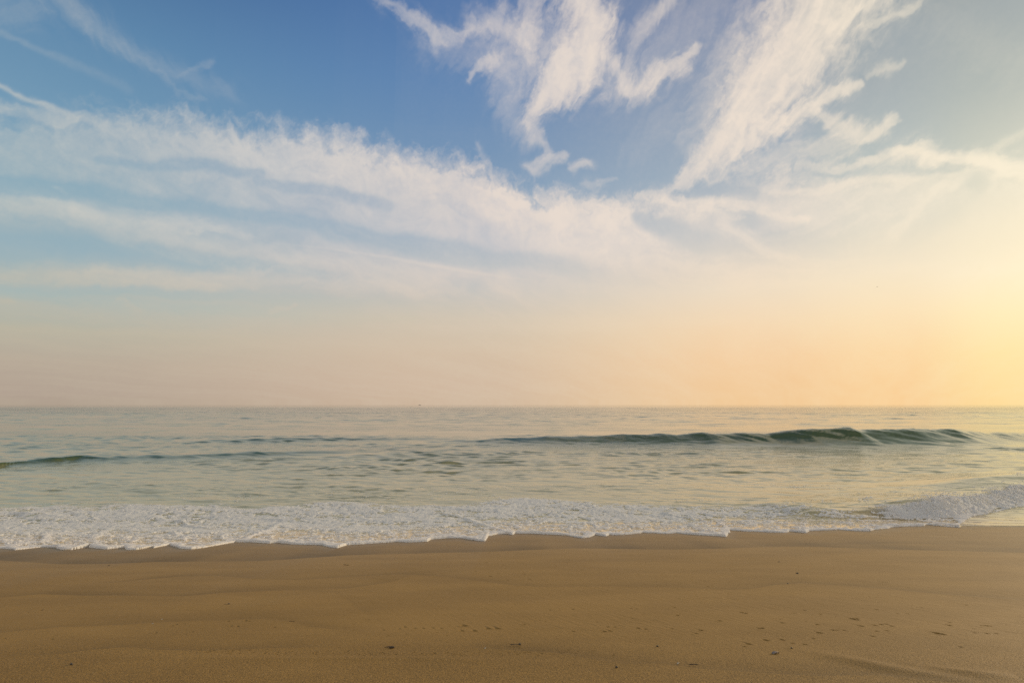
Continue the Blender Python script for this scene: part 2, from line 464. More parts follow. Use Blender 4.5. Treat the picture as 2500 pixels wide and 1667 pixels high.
# ------------------------------------------------------------------ object helpers
def link(o, parent=None):
    scene.collection.objects.link(o)
    if parent is not None:
        o.parent = parent
    return o


def raw_mesh(name, co, faces4, mat, smooth=True, attrs=None, parent=None):
    """co (n,3); faces4 (m,k) all with the same number of corners, built with foreach_set"""
    me = bpy.data.meshes.new(name)
    nv, nf, k = len(co), len(faces4), faces4.shape[1]
    me.vertices.add(nv)
    me.vertices.foreach_set('co', np.ascontiguousarray(co, np.float32).ravel())
    me.loops.add(nf * k)
    me.loops.foreach_set('vertex_index', np.ascontiguousarray(faces4, np.int32).ravel())
    me.polygons.add(nf)
    me.polygons.foreach_set('loop_start', np.arange(0, nf * k, k, dtype=np.int32))
    me.polygons.foreach_set('use_smooth', np.full(nf, smooth, bool))
    me.update(calc_edges=True)
    for nm, (typ, arr) in (attrs or {}).items():
        a = me.attributes.new(nm, typ, 'POINT')
        a.data.foreach_set('color' if typ == 'FLOAT_COLOR' else 'value', np.ascontiguousarray(arr, np.float32).ravel())
    me.materials.append(mat)
    return link(bpy.data.objects.new(name, me), parent)


def grid_faces(r, c, keep=None):
    i = np.arange(r * c).reshape(r, c)
    f = np.stack([i[:-1, :-1], i[:-1, 1:], i[1:, 1:], i[1:, :-1]], -1).reshape(-1, 4)
    return f if keep is None else f[keep.ravel()]


def compact(co, f, attrs):
    used = np.zeros(len(co), bool)
    used[f.ravel()] = True
    idx = np.cumsum(used) - 1
    return co[used], idx[f], {k: (t, a[used]) for k, (t, a) in attrs.items()}


def new_mat(name):
    m = bpy.data.materials.new(name)
    m.use_nodes = True
    t = NT(m.node_tree)
    t.n.clear()
    o = t.node('ShaderNodeOutputMaterial')
    return m, t, o


# ------------------------------------------------------------------ sky: the sheet of cirrus
def rampv(az, pts):
    f = az / 90 + 0.5
    return np.stack([np.interp(f, [p[0] for p in pts], [lin(*p[1])[k] for p in pts]) for k in range(3)], -1)


def build_sky():
    azs = np.arange(-74, 53.01, 0.088)
    els = np.arange(0.0, 46.01, 0.088)
    EL_, AZ_ = np.meshgrid(els, azs, indexing='ij')
    d, l = cloud_field(AZ_, EL_)
    d = d * sst(AZ_, -74, -66) * sst(AZ_, 53, 47) * sst(EL_, 46, 42)
    c = rampv(AZ_, SHADE) * (1 - l[..., None]) + rampv(AZ_, LIT) * l[..., None]
    k = sst(EL_, 17, 5)[..., None]
    c = c * (1 - k) + rampv(AZ_, LOW) * k
    R = 12000.0
    a, e = np.radians(AZ_), np.radians(EL_)
    co = np.stack([R * np.sin(a) * np.cos(e), R * np.cos(a) * np.cos(e), R * np.sin(e)], -1).reshape(-1, 3)
    rgba = np.concatenate([c, np.ones_like(c[..., :1])], -1).reshape(-1, 4)
    m, t, o = new_mat('cirrus')
    em = t.node('ShaderNodeEmission')
    t.l.new(t.attr('cloud_colour').outputs['Color'], em.inputs['Color'])
    tr = t.node('ShaderNodeBsdfTransparent')
    mx = t.node('ShaderNodeMixShader')
    geo = t.node('ShaderNodeNewGeometry')
    n1 = t.noise(geo.outputs['Position'], 0.012, 5.0, 0.62)
    al = t.attr('cloud').outputs['Fac']
    bump = t.m('MULTIPLY', t.m('SUBTRACT', n1, 0.5), t.m('MULTIPLY', t.m('MULTIPLY', al, t.m('SUBTRACT', 1.0, al)), 0.9))
    al = t.m('ADD', al, bump, clamp=True)
    t.l.new(al, mx.inputs[0])
    t.l.new(tr.outputs[0], mx.inputs[1])
    t.l.new(em.outputs[0], mx.inputs[2])
    t.l.new(mx.outputs[0], o.inputs[0])
    try:
        m.cycles.emission_sampling = 'NONE'
    except Exception:
        pass
    ob = raw_mesh('sky', co, grid_faces(len(els), len(azs)), m, attrs={'cloud': ('FLOAT', d), 'cloud_colour': ('FLOAT_COLOR', rgba)})
    ob['kind'] = 'structure'


build_sky()


# ------------------------------------------------------------------ the lie of the beach
PROF_Y = np.array([-400, -60, -30, -12, -4, 0, 2.0, 3.6, 6, 8, 10, 12, 14, 16, 18, 20, 25, 30, 60, 200, 20000.])
PROF_Z = np.array([3.4, 3.3, 3.2, 2.6, 2.0, 1.83, 1.70, 1.53, 1.17, 0.86, 0.565, 0.29, 0.09, -.08, -.22, -.35, -.65, -1.0, -2.5, -6, -20.])


def smooth_profile(yy):
    return (np.interp(yy - .5, PROF_Y, PROF_Z) + 2 * np.interp(yy, PROF_Y, PROF_Z) + np.interp(yy + .5, PROF_Y, PROF_Z)) / 4


def beach(x, y):
    s = 0.055 * (np.clip(x, -20, 22) + 11)
    yy = y - s * sst(y, 4, 11)
    return smooth_profile(yy)


def at(px, py, dz_=0.0):
    """where the line of sight through a photograph position meets the beach (or the sea level beyond it)"""
    dx_, dy_, dzz = px_dir(px, py)
    lo, hi = 0.5, 4000.0
    for _ in range(60):
        mid = math.sqrt(lo * hi)
        z = CAM_Z + dzz * mid
        g = max(float(beach(dx_ * mid, dy_ * mid)), 0.0) + dz_
        if z > g:
            lo = mid
        else:
            hi = mid
    return dx_ * lo, dy_ * lo, CAM_Z + dzz * lo


def line_of(pts, mono=True, dz_=0.0):
    P = np.array([at(px, py, dz_)[:2] for px, py in pts])
    xs, ys = P[:, 0], P[:, 1]
    if mono:
        for i in range(1, len(xs)):
            xs[i] = max(xs[i], xs[i - 1] + 0.004)
    return xs, ys


def crest(pts):
    """pts = (px, py, distance): crest bearing, the distance it stands at, giving its height"""
    P = []
    for px, py, y in pts:
        dx_, dy_, dzz = px_dir(px, py)
        P.append((dx_ / dy_ * y, y, CAM_Z + dzz / dy_ * y))
    P.sort()
    return np.array(P)


BIG = crest([(1000, 1080, 50.5), (1042, 1077, 50), (1096, 1074.5, 49.6), (1186, 1072, 49), (1215, 1069, 49), (1277, 1067.5, 48.6), (1331, 1065, 48.3), (1403, 1064, 48), (1475, 1063, 47.8), (1522, 1059, 47.6), (1566, 1060.5, 47.6),
             (1620, 1058, 47.5), (1650, 1059.5, 47.4), (1715, 1055, 47.2), (1776, 1058.5, 47), (1813, 1056.5, 47), (1867, 1057.5, 46.8), (1921, 1051, 46.5), (1957, 1047, 46.3), (2011, 1046.5, 46.1), (2071, 1042.5, 46),
             (2094, 1047.5, 46.2), (2156, 1046, 46.6), (2228, 1045, 47), (2271, 1047.6, 47.5), (2318, 1046, 48), (2355, 1050.5, 49), (2409, 1055.5, 51), (2445, 1055, 52), (2500, 1057, 54)])
SMALL = crest([(-500, 1135, 29.5), (-300, 1131, 29.5), (0, 1125, 30), (72, 1113, 31.8), (162, 1105, 33), (217, 1102.5, 34), (253, 1108, 34), (325, 1108, 34.5), (383, 1102, 35), (434, 1106, 35), (524, 1102.5, 36), (632, 1095.5, 37), (715, 1098, 38), (813, 1095.5, 39), (900, 1098, 40)])
THIRD = crest([(300, 1079, 50), (420, 1076, 50.5), (560, 1070, 51), (700, 1066, 52), (850, 1064.5, 54), (1000, 1067, 54)])
FOURTH = crest([(860, 1105, 36), (950, 1102, 36.5), (1060, 1102, 37), (1130, 1106, 37)])
BORE = crest([(1975, 1234, 16.8), (2100, 1235, 16.9), (2200, 1233, 17.0), (2260, 1224, 17.0), (2282, 1219, 17.1), (2350, 1216, 17.9), (2409, 1210, 18.8), (2435, 1201, 19.3), (2470, 1190, 19.9), (2500, 1184, 20.2), (2700, 1180, 21.2), (3200, 1174, 20.5)])
BACKWATER = crest([(1950, 1208, 21.5), (2100, 1200, 21.5), (2250, 1190, 21.8), (2400, 1174, 22.4), (2500, 1164, 22.8), (2800, 1156, 23.5)])


# the foremost lip of the swash, left to right
EDGE = [(-700, 1352), (-560, 1340), (-420, 1350), (-300, 1338), (-190, 1345), (-90, 1336), (0, 1338.5), (32, 1339.6), (40, 1342), (72, 1338.5), (105, 1335), (134, 1336), (141, 1339.6), (155, 1343), (177, 1342), (195, 1336), (206, 1332), (217, 1336),
        (240, 1339), (260, 1340.5), (285, 1338), (303, 1336), (310, 1341), (336, 1341), (350, 1337), (361, 1334), (376, 1337), (394, 1331), (416, 1329.5), (434, 1334), (444, 1338.5), (466, 1339.6),
        (499, 1336), (538, 1329.5), (578, 1322), (614, 1321.5), (640, 1324), (658, 1326), (679, 1324), (723, 1327.6), (755, 1328), (784, 1329.5), (802, 1335), (824, 1337.4), (847, 1330), (897, 1326),
        (969, 1321.5), (1000, 1322), (1045, 1320), (1052, 1316), (1096, 1312.5), (1132, 1314), (1161, 1318.6), (1183, 1321), (1187, 1319), (1193, 1308), (1215, 1303.5), (1237, 1301.6), (1251, 1305),
        (1259, 1301), (1313, 1302.4), (1367, 1304), (1403, 1309.6), (1421, 1312.5), (1439, 1310.7), (1454, 1305), (1480, 1308.5), (1486, 1304), (1511, 1305), (1548, 1303), (1569, 1299.5), (1627, 1302.4),
        (1650, 1300), (1704, 1305), (1751, 1307.8), (1772, 1310), (1776, 1300), (1779, 1301), (1782, 1293.5), (1812, 1296), (1874, 1298.8), (1917, 1299.5), (1928, 1296), (1966, 1300), (1972, 1295), (1993, 1294.5), (2047, 1292.7), (2084, 1295),
        (2126, 1296), (2136, 1293), (2166, 1290), (2172, 1287), (2196, 1285), (2240, 1284), (2256, 1283.5), (2262, 1280), (2300, 1284), (2342, 1287)]
EDGE_WATER = EDGE + [(2350, 1284), (2420, 1283.5), (2500, 1284.5), (2650, 1287), (2850, 1290), (3200, 1296)]
EDGE_FOAM = EDGE + [(2344, 1280), (2346, 1277), (2325, 1268), (2318, 1258), (2373, 1250), (2409, 1239), (2500, 1233), (2700, 1226), (3200, 1222)]
ewx, ewy = line_of(EDGE_WATER)
efx, efy = line_of(EDGE_FOAM)
ewx = np.concatenate([[-400], ewx, [400]]); ewy = np.concatenate([[ewy[0] - 8], ewy, [ewy[-1] + 8]])
kx = efx < 12.15
gx_ = np.arange(12.75, 26, .25)
efx = np.concatenate([efx[kx], gx_]); efy = np.concatenate([efy[kx], np.interp(gx_, BORE[:, 0], BORE[:, 1]) - 1.0])
efx = np.concatenate([[-400], efx, [400]]); efy = np.concatenate([[efy[0] - 8], efy, [efy[-1] + 8]])


def scallop(x):
    return (0.03 - 0.16 * np.abs(fbm(x * .8, x * 0 + 3.3, 2, 71, 0.5)) - 0.05 * np.abs(perlin(x * 2.3, x * 0 + 7.7, 72))
            + 0.025 * fbm(x * 5, x * 0 + 2.7, 4, 74, .6))


def edge_y(x, which='water'):
    xx = x + 0.02 * perlin(x * 5, x * 0 + 1.1, 73)
    return (np.interp(xx, ewx, ewy) if which == 'water' else np.interp(xx, efx, efy)) + scallop(x)


# ------------------------------------------------------------------ the sea surface



def ridge(x, y, C, wf, wb, fade=3.0, pw=2.0, sharp=1.0, floor=0.0):
    yc = np.interp(x, C[:, 0], C[:, 1])
    H = np.interp(x, C[:, 0], np.maximum(C[:, 2] - floor, 0))
    H = H * sst(x, C[0, 0] - fade, C[0, 0] + fade * .3) * (1 - sst(x, C[-1, 0] + fade * .2, C[-1, 0] + fade * 2.5))
    t = y - yc
    ww = np.where(t < 0, wf, wb)
    return H * np.exp(-np.abs(t / ww) ** pw * 0.8 * sharp), H, t


RNG = np.random.RandomState(5)
CHOP = []
for i in range(58):
    lam = 0.28 * (30 ** ((i / 57.0) ** 1.35)) * RNG.uniform(.85, 1.15)
    th = RNG.normal(0, 0.55) + 0.12
    CHOP.append((lam, th, RNG.uniform(0, 6.28), RNG.uniform(.6, 1.3)))


def sea_level(x, y, spacing):
    """height of the open water; spacing is the local mesh step, so waves finer than it are left to the bump"""
    z = np.zeros(x.shape, np.float32)
    wx_ = 0.9 * fbm(x / 7, y / 3, 3, 81)
    wy_ = 0.5 * fbm(x / 5, y / 2, 3, 82)
    patch = 0.55 + 0.75 * fbm(x / 14 , y / 5, 3, 83)
    for lam, th, ph, a in CHOP:
        k = 2 * np.pi / lam
        slope = 0.076 * a * float(np.interp(lam, [.3, 1.2, 2.2, 4, 9], [1.0, 1.0, .5, .24, .18]))
        fade = sst(lam / spacing, 2.5, 6.0)
        fm = fade > 0
        if not fm.any():
            continue
        xf, yf, wxf, wyf, fade = x[fm], y[fm], wx_[fm], wy_[fm], fade[fm]
        g = perlin(xf / (lam * 2.2) + ph * 9, yf / (lam * 1.6) - ph * 5, int(ph * 1000)) * 1.4 + 0.55
        sn = np.sin(k * (np.sin(th) * (xf + wxf) + np.cos(th) * (yf + wyf)) + ph)
        if lam > 2.2:
            fade = fade * (0.4 + 0.6 * sst(yf, 55, 95))
        sn = 2 * ((sn + 1) * .5) ** 1.7 - 0.8
        g = np.maximum(g - 0.25, 0) * 1.7
        z[fm] += fade * g * slope / k * sn
    z *= np.clip(patch, 0.10, 1.3)
    z *= 0.45 + 0.55 * sst(y, 22, 34) + 0.9 * sst(y, 55, 130)
    z *= 1 - 0.9 * sst(y, 560, 640)
    z *= 1 - 0.25 * sst(x / (y + 1), 0.15, 0.6) * (1 - sst(y, 60, 90))
    _, Hb, tb = ridge(x, y, BIG, 2.35, 4.2, 4, 1.55)
    _, Hs, tsm = ridge(x, y, SMALL, 1.5, 3.0, 2, 1.8)
    z *= 1 - 0.55 * np.clip(Hs / .2, 0, 1) * sst(tsm, -4, -1) * (1 - sst(tsm, 1, 4))
    z *= 1 - 0.6 * np.clip(Hb, 0, 1) * sst(tb, -6, -1) * (1 - sst(tb, 2, 6))
    # long low swell further out
    far = sst(y, 40, 75) * (1 - sst(y, 700, 1500))
    far = far * (1 - sst(y, 450, 620))
    z += far * 0.14 * fbm(x / 45, y / 11, 3, 86)
    z += far * 0.10 * fbm(x / 16, y / 5.5, 2, 87) * sst(6.0 / spacing, 2, 5)
    dist = 0.35 * fbm(x / 4, y / 4, 3, 88)
    wfb = 1.0 + 1.0 * np.clip(np.interp(x, BIG[:, 0], BIG[:, 2]), 0, 1.3)
    b, H, t = ridge(x, y + dist, BIG, wfb, 3.8, 4, 1.55)
    rib = sst(t, -4.5, -0.5) * (1 - sst(t, 0, 2.5)) * np.clip(H, 0, 1.2)
    ang = x * 0.62 + t * 0.9
    z += b * (1 + 0.05 * fbm(x / 2.2, y / 9, 3, 89)) + rib * (0.060 * fbm((x + t) * .7 / 0.9 + .8 * dist, (x - t) / 5.0, 3, 90) + 0.045 * fbm((x + t) * .7 / .34 + dist, (x - t) / 2.0, 3, 91))
    z += rib * sst(t, -8, 0) * 0
    b, _, t = ridge(x, y + .5 * dist, SMALL, .95, 2.8, 2, 1.8)
    z += 0.60 * b * (1 + 0.12 * fbm(x / 2, y / 1.2, 3, 92))
    b, _, t = ridge(x, y + dist, THIRD, 1.1, 3.0, 4, 1.8)
    z += 0.75 * b
    b, _, t = ridge(x, y + dist, FOURTH, 1.0, 2.2, 2, 1.8)
    z += 0.45 * b
    b, _, t = ridge(x, y + dist * .6, BACKWATER, 1.1, 2.4, 2, 1.8, floor=.0)
    z += b
    return z


def bore_lift(x, y):
    rag = 0.10 * fbm(x / .35, y / .35, 3, 95) + 0.18 * fbm(x / 1.1, y / 1.4, 3, 96)
    b, H, t = ridge(x, y + rag, BORE, 0.42, 2.4, 1.2, 2.0, floor=0.10)
    return b, H, t


def water_z(x, y, spacing, lip=True):
    base = sea_level(x, y, spacing)
    base = base + 0.085 * sst(x, 9.5, 13.0) * (1 - sst(y, 17.5, 21.0))
    b = beach(x, y)
    film = 0.012 + 0.02 * sst(y - edge_y(x), 0.0, 1.2)
    bed = b + film
    k = 0.06
    h = np.clip(0.5 + 0.5 * (bed - base) / k, 0, 1)          # smooth maximum of sea level and wetted beach
    z = base * (1 - h) + bed * h + k * h * (1 - h)
    lift, _, _ = bore_lift(x, y)
    z = z + lift
    if lip:
        d = y - edge_y(x)
        z = np.where(d < 0.05, b + (film + 0.01) * np.sqrt(np.clip(d / 0.05, 0, 1)) - 0.004 - 0.25 * np.clip(-d, 0, 2), z)
    return z


def persp_grid(y0, y1, step_px, ncol, fan=1.4, ymax=None, near_h=3.0):
    """rows that thin out with distance as the eye needs them; columns fan out"""
    ys = [y0]
    while ys[-1] < y1:
        y = ys[-1]
        ys.append(y + max(0.012, step_px * y * y / (569.0 * near_h)))
    ys[-1] = y1
    ys = np.array(ys)
    us = np.linspace(-fan, fan, ncol)
    Yg, Ug = np.meshgrid(ys, us, indexing='ij')
    return Yg, Ug * (Yg + 1.0)


def build_water():
    ys = [10.4]
    while ys[-1] < 640.0:
        y = ys[-1]
        ys.append(y + min(max(0.012, 0.19 * y * y / (569.0 * 3.0)), 0.22 if y < 60 else (0.7 if y < 250 else 1.6)))
    us = np.linspace(-1.4, 1.4, 1500)
    ya, ua = np.meshgrid(np.array(ys), us, indexing='ij')
    xa = ua * (ya + 1.0)
    # far rows out to the horizon
    far = ys[-1] * (11800.0 / ys[-1]) ** (np.arange(1, 101) / 100.0)
    us = np.linspace(-1.4, 1.4, 1500)
    Yf, Uf = np.meshgrid(far, us, indexing='ij')
    Yg, Xg = np.concatenate([ya, Yf]), np.concatenate([xa, Uf * (Yf + 1.0)])
    sp = np.gradient(Yg, axis=0).astype(np.float32)
    Z = water_z(Xg.astype(np.float32), Yg.astype(np.float32), sp)
    Z = np.where(Yg > 1200, Z * 0.3, Z)
    d = Yg - edge_y(Xg)
    shallow = 1 - sst(d, 0.2, 3.4)
    murk = (1 - sst(Yg + 3 * fbm(Xg / 9, Yg / 5, 3, 98), 13, 62)) * (1 - sst(Z, .05, .32) * sst(Yg, 22, 30))
    _, Hs, ts = ridge(Xg, Yg, SMALL, 1.0, 2.8, 6, 1.8)          # clear water stands up in the little swell
    murk = murk * (1 - .92 * np.clip(Hs / .12, 0, 1) * np.exp(-(ts / 2.4) ** 2))
    co = np.stack([Xg, Yg, Z], -1).reshape(-1, 3)
    keep = (Yg > edge_y(Xg) - 0.5)[1:, 1:]
    f = grid_faces(*Yg.shape, keep=keep)
    co, f, at_ = compact(co, f, {'shallow': ('FLOAT', shallow.ravel()), 'murk': ('FLOAT', murk.ravel())})
    m, t, o = new_mat('sea_water')
    p = t.node('ShaderNodeBsdfPrincipled')
    geo = t.node('ShaderNodeNewGeometry')
    pos = geo.outputs['Position']
    x, y, z = t.sep(pos)
    deep = (0.042, 0.068, 0.010, 1)
    green = (0.34, 0.305, 0.158, 1)
    sand_w = (0.50, 0.38, 0.21, 1)
    c = t.mix(t.attr('murk').outputs['Fac'], deep, green)
    c = t.mix(t.attr('shallow').outputs['Fac'], c, sand_w)
    t.l.new(c, p.inputs['Base Color'])
    p.inputs['IOR'].default_value = 1.38
    p.inputs['Specular Tint'].default_value = (1.0, 0.965, 0.72, 1)
    p.inputs['Roughness'].default_value = 0.05
    # wind ripples; longer crests along the shore, calm slicks between
    v1 = t.comb(t.m('MULTIPLY', x, 0.34), y, z)
    n1 = t.noise(v1, 3.4, 5.0, 0.6)
    v2 = t.comb(t.m('MULTIPLY_ADD', y, 0.25, t.m('MULTIPLY', x, 0.5)), t.m('MULTIPLY_ADD', x, -0.12, y), z)
    n2 = t.noise(v2, 0.9, 5.0, 0.6)
    slick = t.ss(t.noise(t.comb(t.m('MULTIPLY', x, 0.25), y, 0.0), 0.085, 3.0, 0.55), 0.38, 0.60, 0.22, 1.0)
    near = t.ss(y, 14.5, 28.0, 0.10, 1.0)
    far_ = t.ss(y, 60.0, 400.0, 0.0, 1.0)
    calm = t.ss(y, 620.0, 1000.0, 1.0, 0.10)
    hgt = t.m('ADD', t.m('MULTIPLY', n1, 0.032), t.m('MULTIPLY', n2, t.m('MULTIPLY_ADD', far_, 0.60, 0.030)))
    hgt = t.m('MULTIPLY', hgt, t.m('MULTIPLY', slick, t.m('MULTIPLY', near, calm)))
    bp = t.node('ShaderNodeBump')
    bp.inputs['Strength'].default_value = 1.0
    bp.inputs['Distance'].default_value = 1.0
    t.l.new(hgt, bp.inputs['Height'])
    t.l.new(bp.outputs[0], p.inputs['Normal'])
    t.l.new(p.outputs[0], o.inputs[0])
    ob = raw_mesh('water', co, f, m, attrs=at_)
    ob['kind'] = 'structure'


build_water()


# ------------------------------------------------------------------ foam
TOP = [(-700, 1252), (-300, 1240), (0, 1239), (60, 1236), (110, 1233), (163, 1228), (217, 1234), (280, 1229), (361, 1228), (450, 1229), (542, 1227), (570, 1232), (596, 1239), (640, 1236), (723, 1228), (813, 1222), (900, 1224), (1006, 1231), (1070, 1231), (1132, 1228),
       (1186, 1221), (1222, 1216), (1331, 1213), (1403, 1220), (1475, 1225), (1584, 1230), (1650, 1232), (1760, 1234), (1867, 1235), (1925, 1226), (1975, 1218), (2084, 1215), (2192, 1213), (2282, 1206), (2350, 1202), (2420, 1196), (2450, 1182), (2500, 1176), (2800, 1172), (3200, 1176)]
tx, ty = line_of(TOP)
INNER = [  # older lips of foam riding inside the sheet: points, height, half width
    ([(448, 1272), (456, 1284), (470, 1291), (500, 1294), (535, 1292)], .05, .07),
    ([(400, 1300), (430, 1307), (448, 1316)], .04, .06),
    ([(585, 1322), (600, 1316), (640, 1305), (672, 1290), (690, 1280)], .06, .10),
    ([(1080, 1254), (1130, 1262), (1160, 1278), (1200, 1292), (1245, 1301)], .06, .09),
    ([(225, 1322), (238, 1312), (246, 1300)], .05, .08),
    ([(95, 1330), (112, 1316), (122, 1304)], .05, .08),
    ([(905, 1311), (930, 1303), (950, 1297)], .03, .05),
    ([(1615, 1254), (1640, 1258), (1680, 1266), (1700, 1270)], .05, .07),
    ([(1775, 1262), (1830, 1268), (1880, 1273)], .05, .07),
    ([(2215, 1268), (2240, 1274), (2290, 1279), (2345, 1286)], .05, .07),
    ([(1740, 1302), (1762, 1290), (1768, 1280)], .05, .06),
    ([(230, 1262), (232, 1268), (245, 1272)], .03, .06),
]


def build_foam():
    ya, xa = persp_grid(10.6, 28.0, 0.19, 2500, fan=1.25)
    X, Y = xa.astype(np.float32), ya.astype(np.float32)
    sp = np.gradient(ya, axis=0).astype(np.float32)
    zw = water_z(X, Y, np.maximum(sp, .05), lip=False)
    ef = edge_y(X, 'foam')
    ew = edge_y(X)
    d = (Y - ef).astype(np.float32)
    nearm = (d > -0.05) & (d < 1.3)
    xm, ym, best = X[nearm], Y[nearm], np.maximum(d[nearm], 0)
    for off in np.concatenate([np.arange(-0.7, 0, 0.035), np.arange(0.035, 0.71, 0.035)]):
        e2 = edge_y((xm + off).astype(np.float32), 'foam')
        gap_ = np.maximum(ym - e2, 0)
        best = np.minimum(best, np.hypot(off, gap_))
    d[nearm] = np.where(d[nearm] > 0, best, d[nearm])
    wob = 0.5 * fbm(X / 1.3, Y / 1.1, 4, 101, .6)
    wob2 = 0.25 * fbm(X / .35, Y / .3, 4, 102, .6)
    top = np.interp(X, tx, ty) + 0.9 * wob + wob2
    back = (top - Y) / 1.3                                  # >0 inside the sheet
    cover = sst(back, -0.35, 0.8)
    # fraction of sheet: dense on the left, broken in the middle, streaky on the right
    right = sst(X, 5.0, 11.0)
    bl, bH, bt = bore_lift(X, Y)
    n_cl = fbm(X / .55, Y / .75, 4, 103, .6)                 # clumps
    n_f = fbm(X / .15, Y / .10, 4, 104, .62)                 # bubbles
    slant = X * 0.30 + Y
    n_s = fbm(X / .9 + .3 * Y, slant / .20, 4, 105, .6)      # streaks on the right
    n_m = fbm(X / .30, Y / .2, 3, 106, .6)
    lipw = 0.13 + 0.26 * fbm(X / 1.3, X * 0, 3, 107) + 0.12 * perlin(X / .4, Y * 0, 108)
    lip = np.exp(-(np.maximum(d, 0) / np.maximum(lipw, .05)) ** 2.2)
    porous = sst(d, 0.10, 0.4) * (1 - 0.60 * sst(d, 1.0, 2.8)) * (0.75 + 0.5 * sst(fbm(X / 2.2, Y / 1.2, 3, 109), -.25, .3)) # holes open just behind the lip
    texture = (0.62 * n_f + 0.5 * n_m + .35 * n_cl) * (1 - right) + (0.45 * n_f + 0.85 * n_s + .3 * n_cl) * right
    n_L = fbm(X / 1.9 + .25 * Y, Y / .8, 4, 115, .55)
    fill = 0.46 - 0.74 * porous * (0.85 + 1.7 * n_cl + .9 * n_L) + 0.12 * sst(d, 2, 4) - 0.22 * right
    n_v = 1 - np.abs(fbm(X / .8 + .5 * n_cl, Y / .7 + .5 * n_cl, 3, 116, .5)) * 4.5     # cell walls of spent foam
    fill = fill + 1.0 * n_L + .22 * n_v * (1 - right)
    fill = fill - right * (.10 + .55 * np.clip(bH / .3, 0, 1) * sst(bt, .15, .9)) - .22 * right * sst(d, 1.2, 2.6)
    v = fill + texture * (0.75 + 1.7 * porous + .5 * right)
    foam = sst(v, -0.12, 0.34) * cover
    foam = np.maximum(foam, lip * sst(d, -0.01, 0.02))
    # thin lace drifting outside the sheet
    lace_a = 1 - np.abs(fbm(X / .9 + wob, Y / .8 + wob, 4, 110, .55)) * 7
    lace_n = fbm(X / 4, Y / 2.2, 3, 111)
    lace = sst(lace_a, 0.35, 1.0) * sst(lace_n + .35 * (1 - sst(-back, 0.0, 4.0)) - .22, 0.0, .25) * sst(-back, 6.0, 3.0) * 0.55
    lace = lace * sst(n_f, -.35, .1)
    inside = sst(foam, .0, .12) * sst(back, -.1, .3)
    foam = np.maximum(foam, lace)
    # bore: white tumbling front, broken cover behind its crest
    bz = np.clip(bH / .35, 0, 1) * sst(X, 9.5, 12.0)
    frontm = np.clip(bz * 1.3, 0, 1) * sst(bt, -1.0, -.7) * (1 - sst(bt, -.15, .35 + .8 * n_cl))
    foam = np.maximum(foam, np.clip(frontm * (1.3 + .3 * n_m), 0, 1))
    ridge_h = np.zeros_like(X)
    for pts, hh, ww in INNER:
        P = [at(*p)[:2] for p in pts]
        xs0, xs1 = min(p[0] for p in P) - .8, max(p[0] for p in P) + .8
        ys0, ys1 = min(p[1] for p in P) - .8, max(p[1] for p in P) + .8
        mk = (X > xs0) & (X < xs1) & (Y > ys0) & (Y < ys1)
        if not mk.any():
            continue
        dd, (tt,) = seg_dist(X[mk] + .10 * n_m[mk] + .25 * n_cl[mk], Y[mk] + .06 * n_m[mk] - .2 * n_cl[mk], P, [(i / (len(P) - 1),) for i in range(len(P))])
        g = np.exp(-(dd / ww) ** 2) * (0.35 + 0.65 * np.sin(np.pi * np.clip(tt, 0.05, .95)))
        ridge_h[mk] = np.maximum(ridge_h[mk], hh * .6 * g * (1 + .6 * n_cl[mk]))
        foam[mk] = np.maximum(foam[mk], g)
    # relief
    puffs = np.maximum(0, 1 - np.abs(fbm(X / .22, Y / .22, 3, 112, .5)) * 3.2)
    lip_h = np.maximum(0.004, 0.022 + 0.030 * fbm(X / 1.5, Y / .8, 2, 117) + 0.022 * fbm(X / .4, Y / .3, 3, 113)) * lip * np.sin(np.clip(d / 0.12, 0, 1) * np.pi / 2) ** .8
    rough = np.clip(0.18 + 1.1 * porous + .5 * right + 0.8 * n_cl, .15, 1.3)
    relief = foam * (0.012 + 0.030 * n_cl + .02 * n_L + rough * (0.019 * n_m + 0.013 * n_f)) + 0.008 * puffs * foam * (1 - lip) * rough + lip_h + ridge_h
    relief += right * (foam * 0.030 * n_s + .02 * n_s * cover)
    n_b = fbm(X / .30, Y / .30, 5, 114, .62)
    relief += frontm * (0.03 + 0.13 * np.abs(n_b) + 0.015 * n_m) + bz * sst(bt, .0, .5) * (1 - sst(bt, .8, 2.0)) * .05 * n_m
    z = zw + 0.004 + relief
    bch = beach(X, Y)
    z = np.where(d < 0, bch - 0.01 - .3 * np.clip(-d, 0, 1), np.maximum(z, bch + 0.006 * sst(d, 0, .02)))
    z = np.where((foam < 0.02) & (d > 0.4), z - 0.012, z)
    live = (foam > 0.015) & (d > -0.03)
    keep = live[1:, 1:] | live[:-1, 1:] | live[1:, :-1] | live[:-1, :-1]
    co = np.stack([X, Y, z], -1).reshape(-1, 3)
    f = grid_faces(*X.shape, keep=keep)
    solid = np.clip(np.maximum(lip * sst(d, 0, .05), np.maximum(frontm, ridge_h * 18)), 0, 1)
    co, f, at_ = compact(co, f, {'foam': ('FLOAT', foam.ravel()), 'solid': ('FLOAT', solid.ravel()), 'inside': ('FLOAT', inside.ravel())})
    m, t, o = new_mat('sea_foam')
    geo = t.node('ShaderNodeNewGeometry')
    pos = geo.outputs['Position']
    x, y, zz = t.sep(pos)
    fo = t.attr('foam').outputs['Fac']
    so = t.attr('solid').outputs['Fac']
    nn = t.noise(t.comb(x, y, 0.0), 24.0, 4.0, 0.65)
    a = t.m('ADD', fo, t.m('MULTIPLY', t.m('SUBTRACT', nn, 0.5), t.m('MULTIPLY', t.m('SUBTRACT', 1.0, so), 1.15)))
    a = t.ss(a, 0.22, 0.62)
    df = t.node('ShaderNodeBsdfPrincipled')
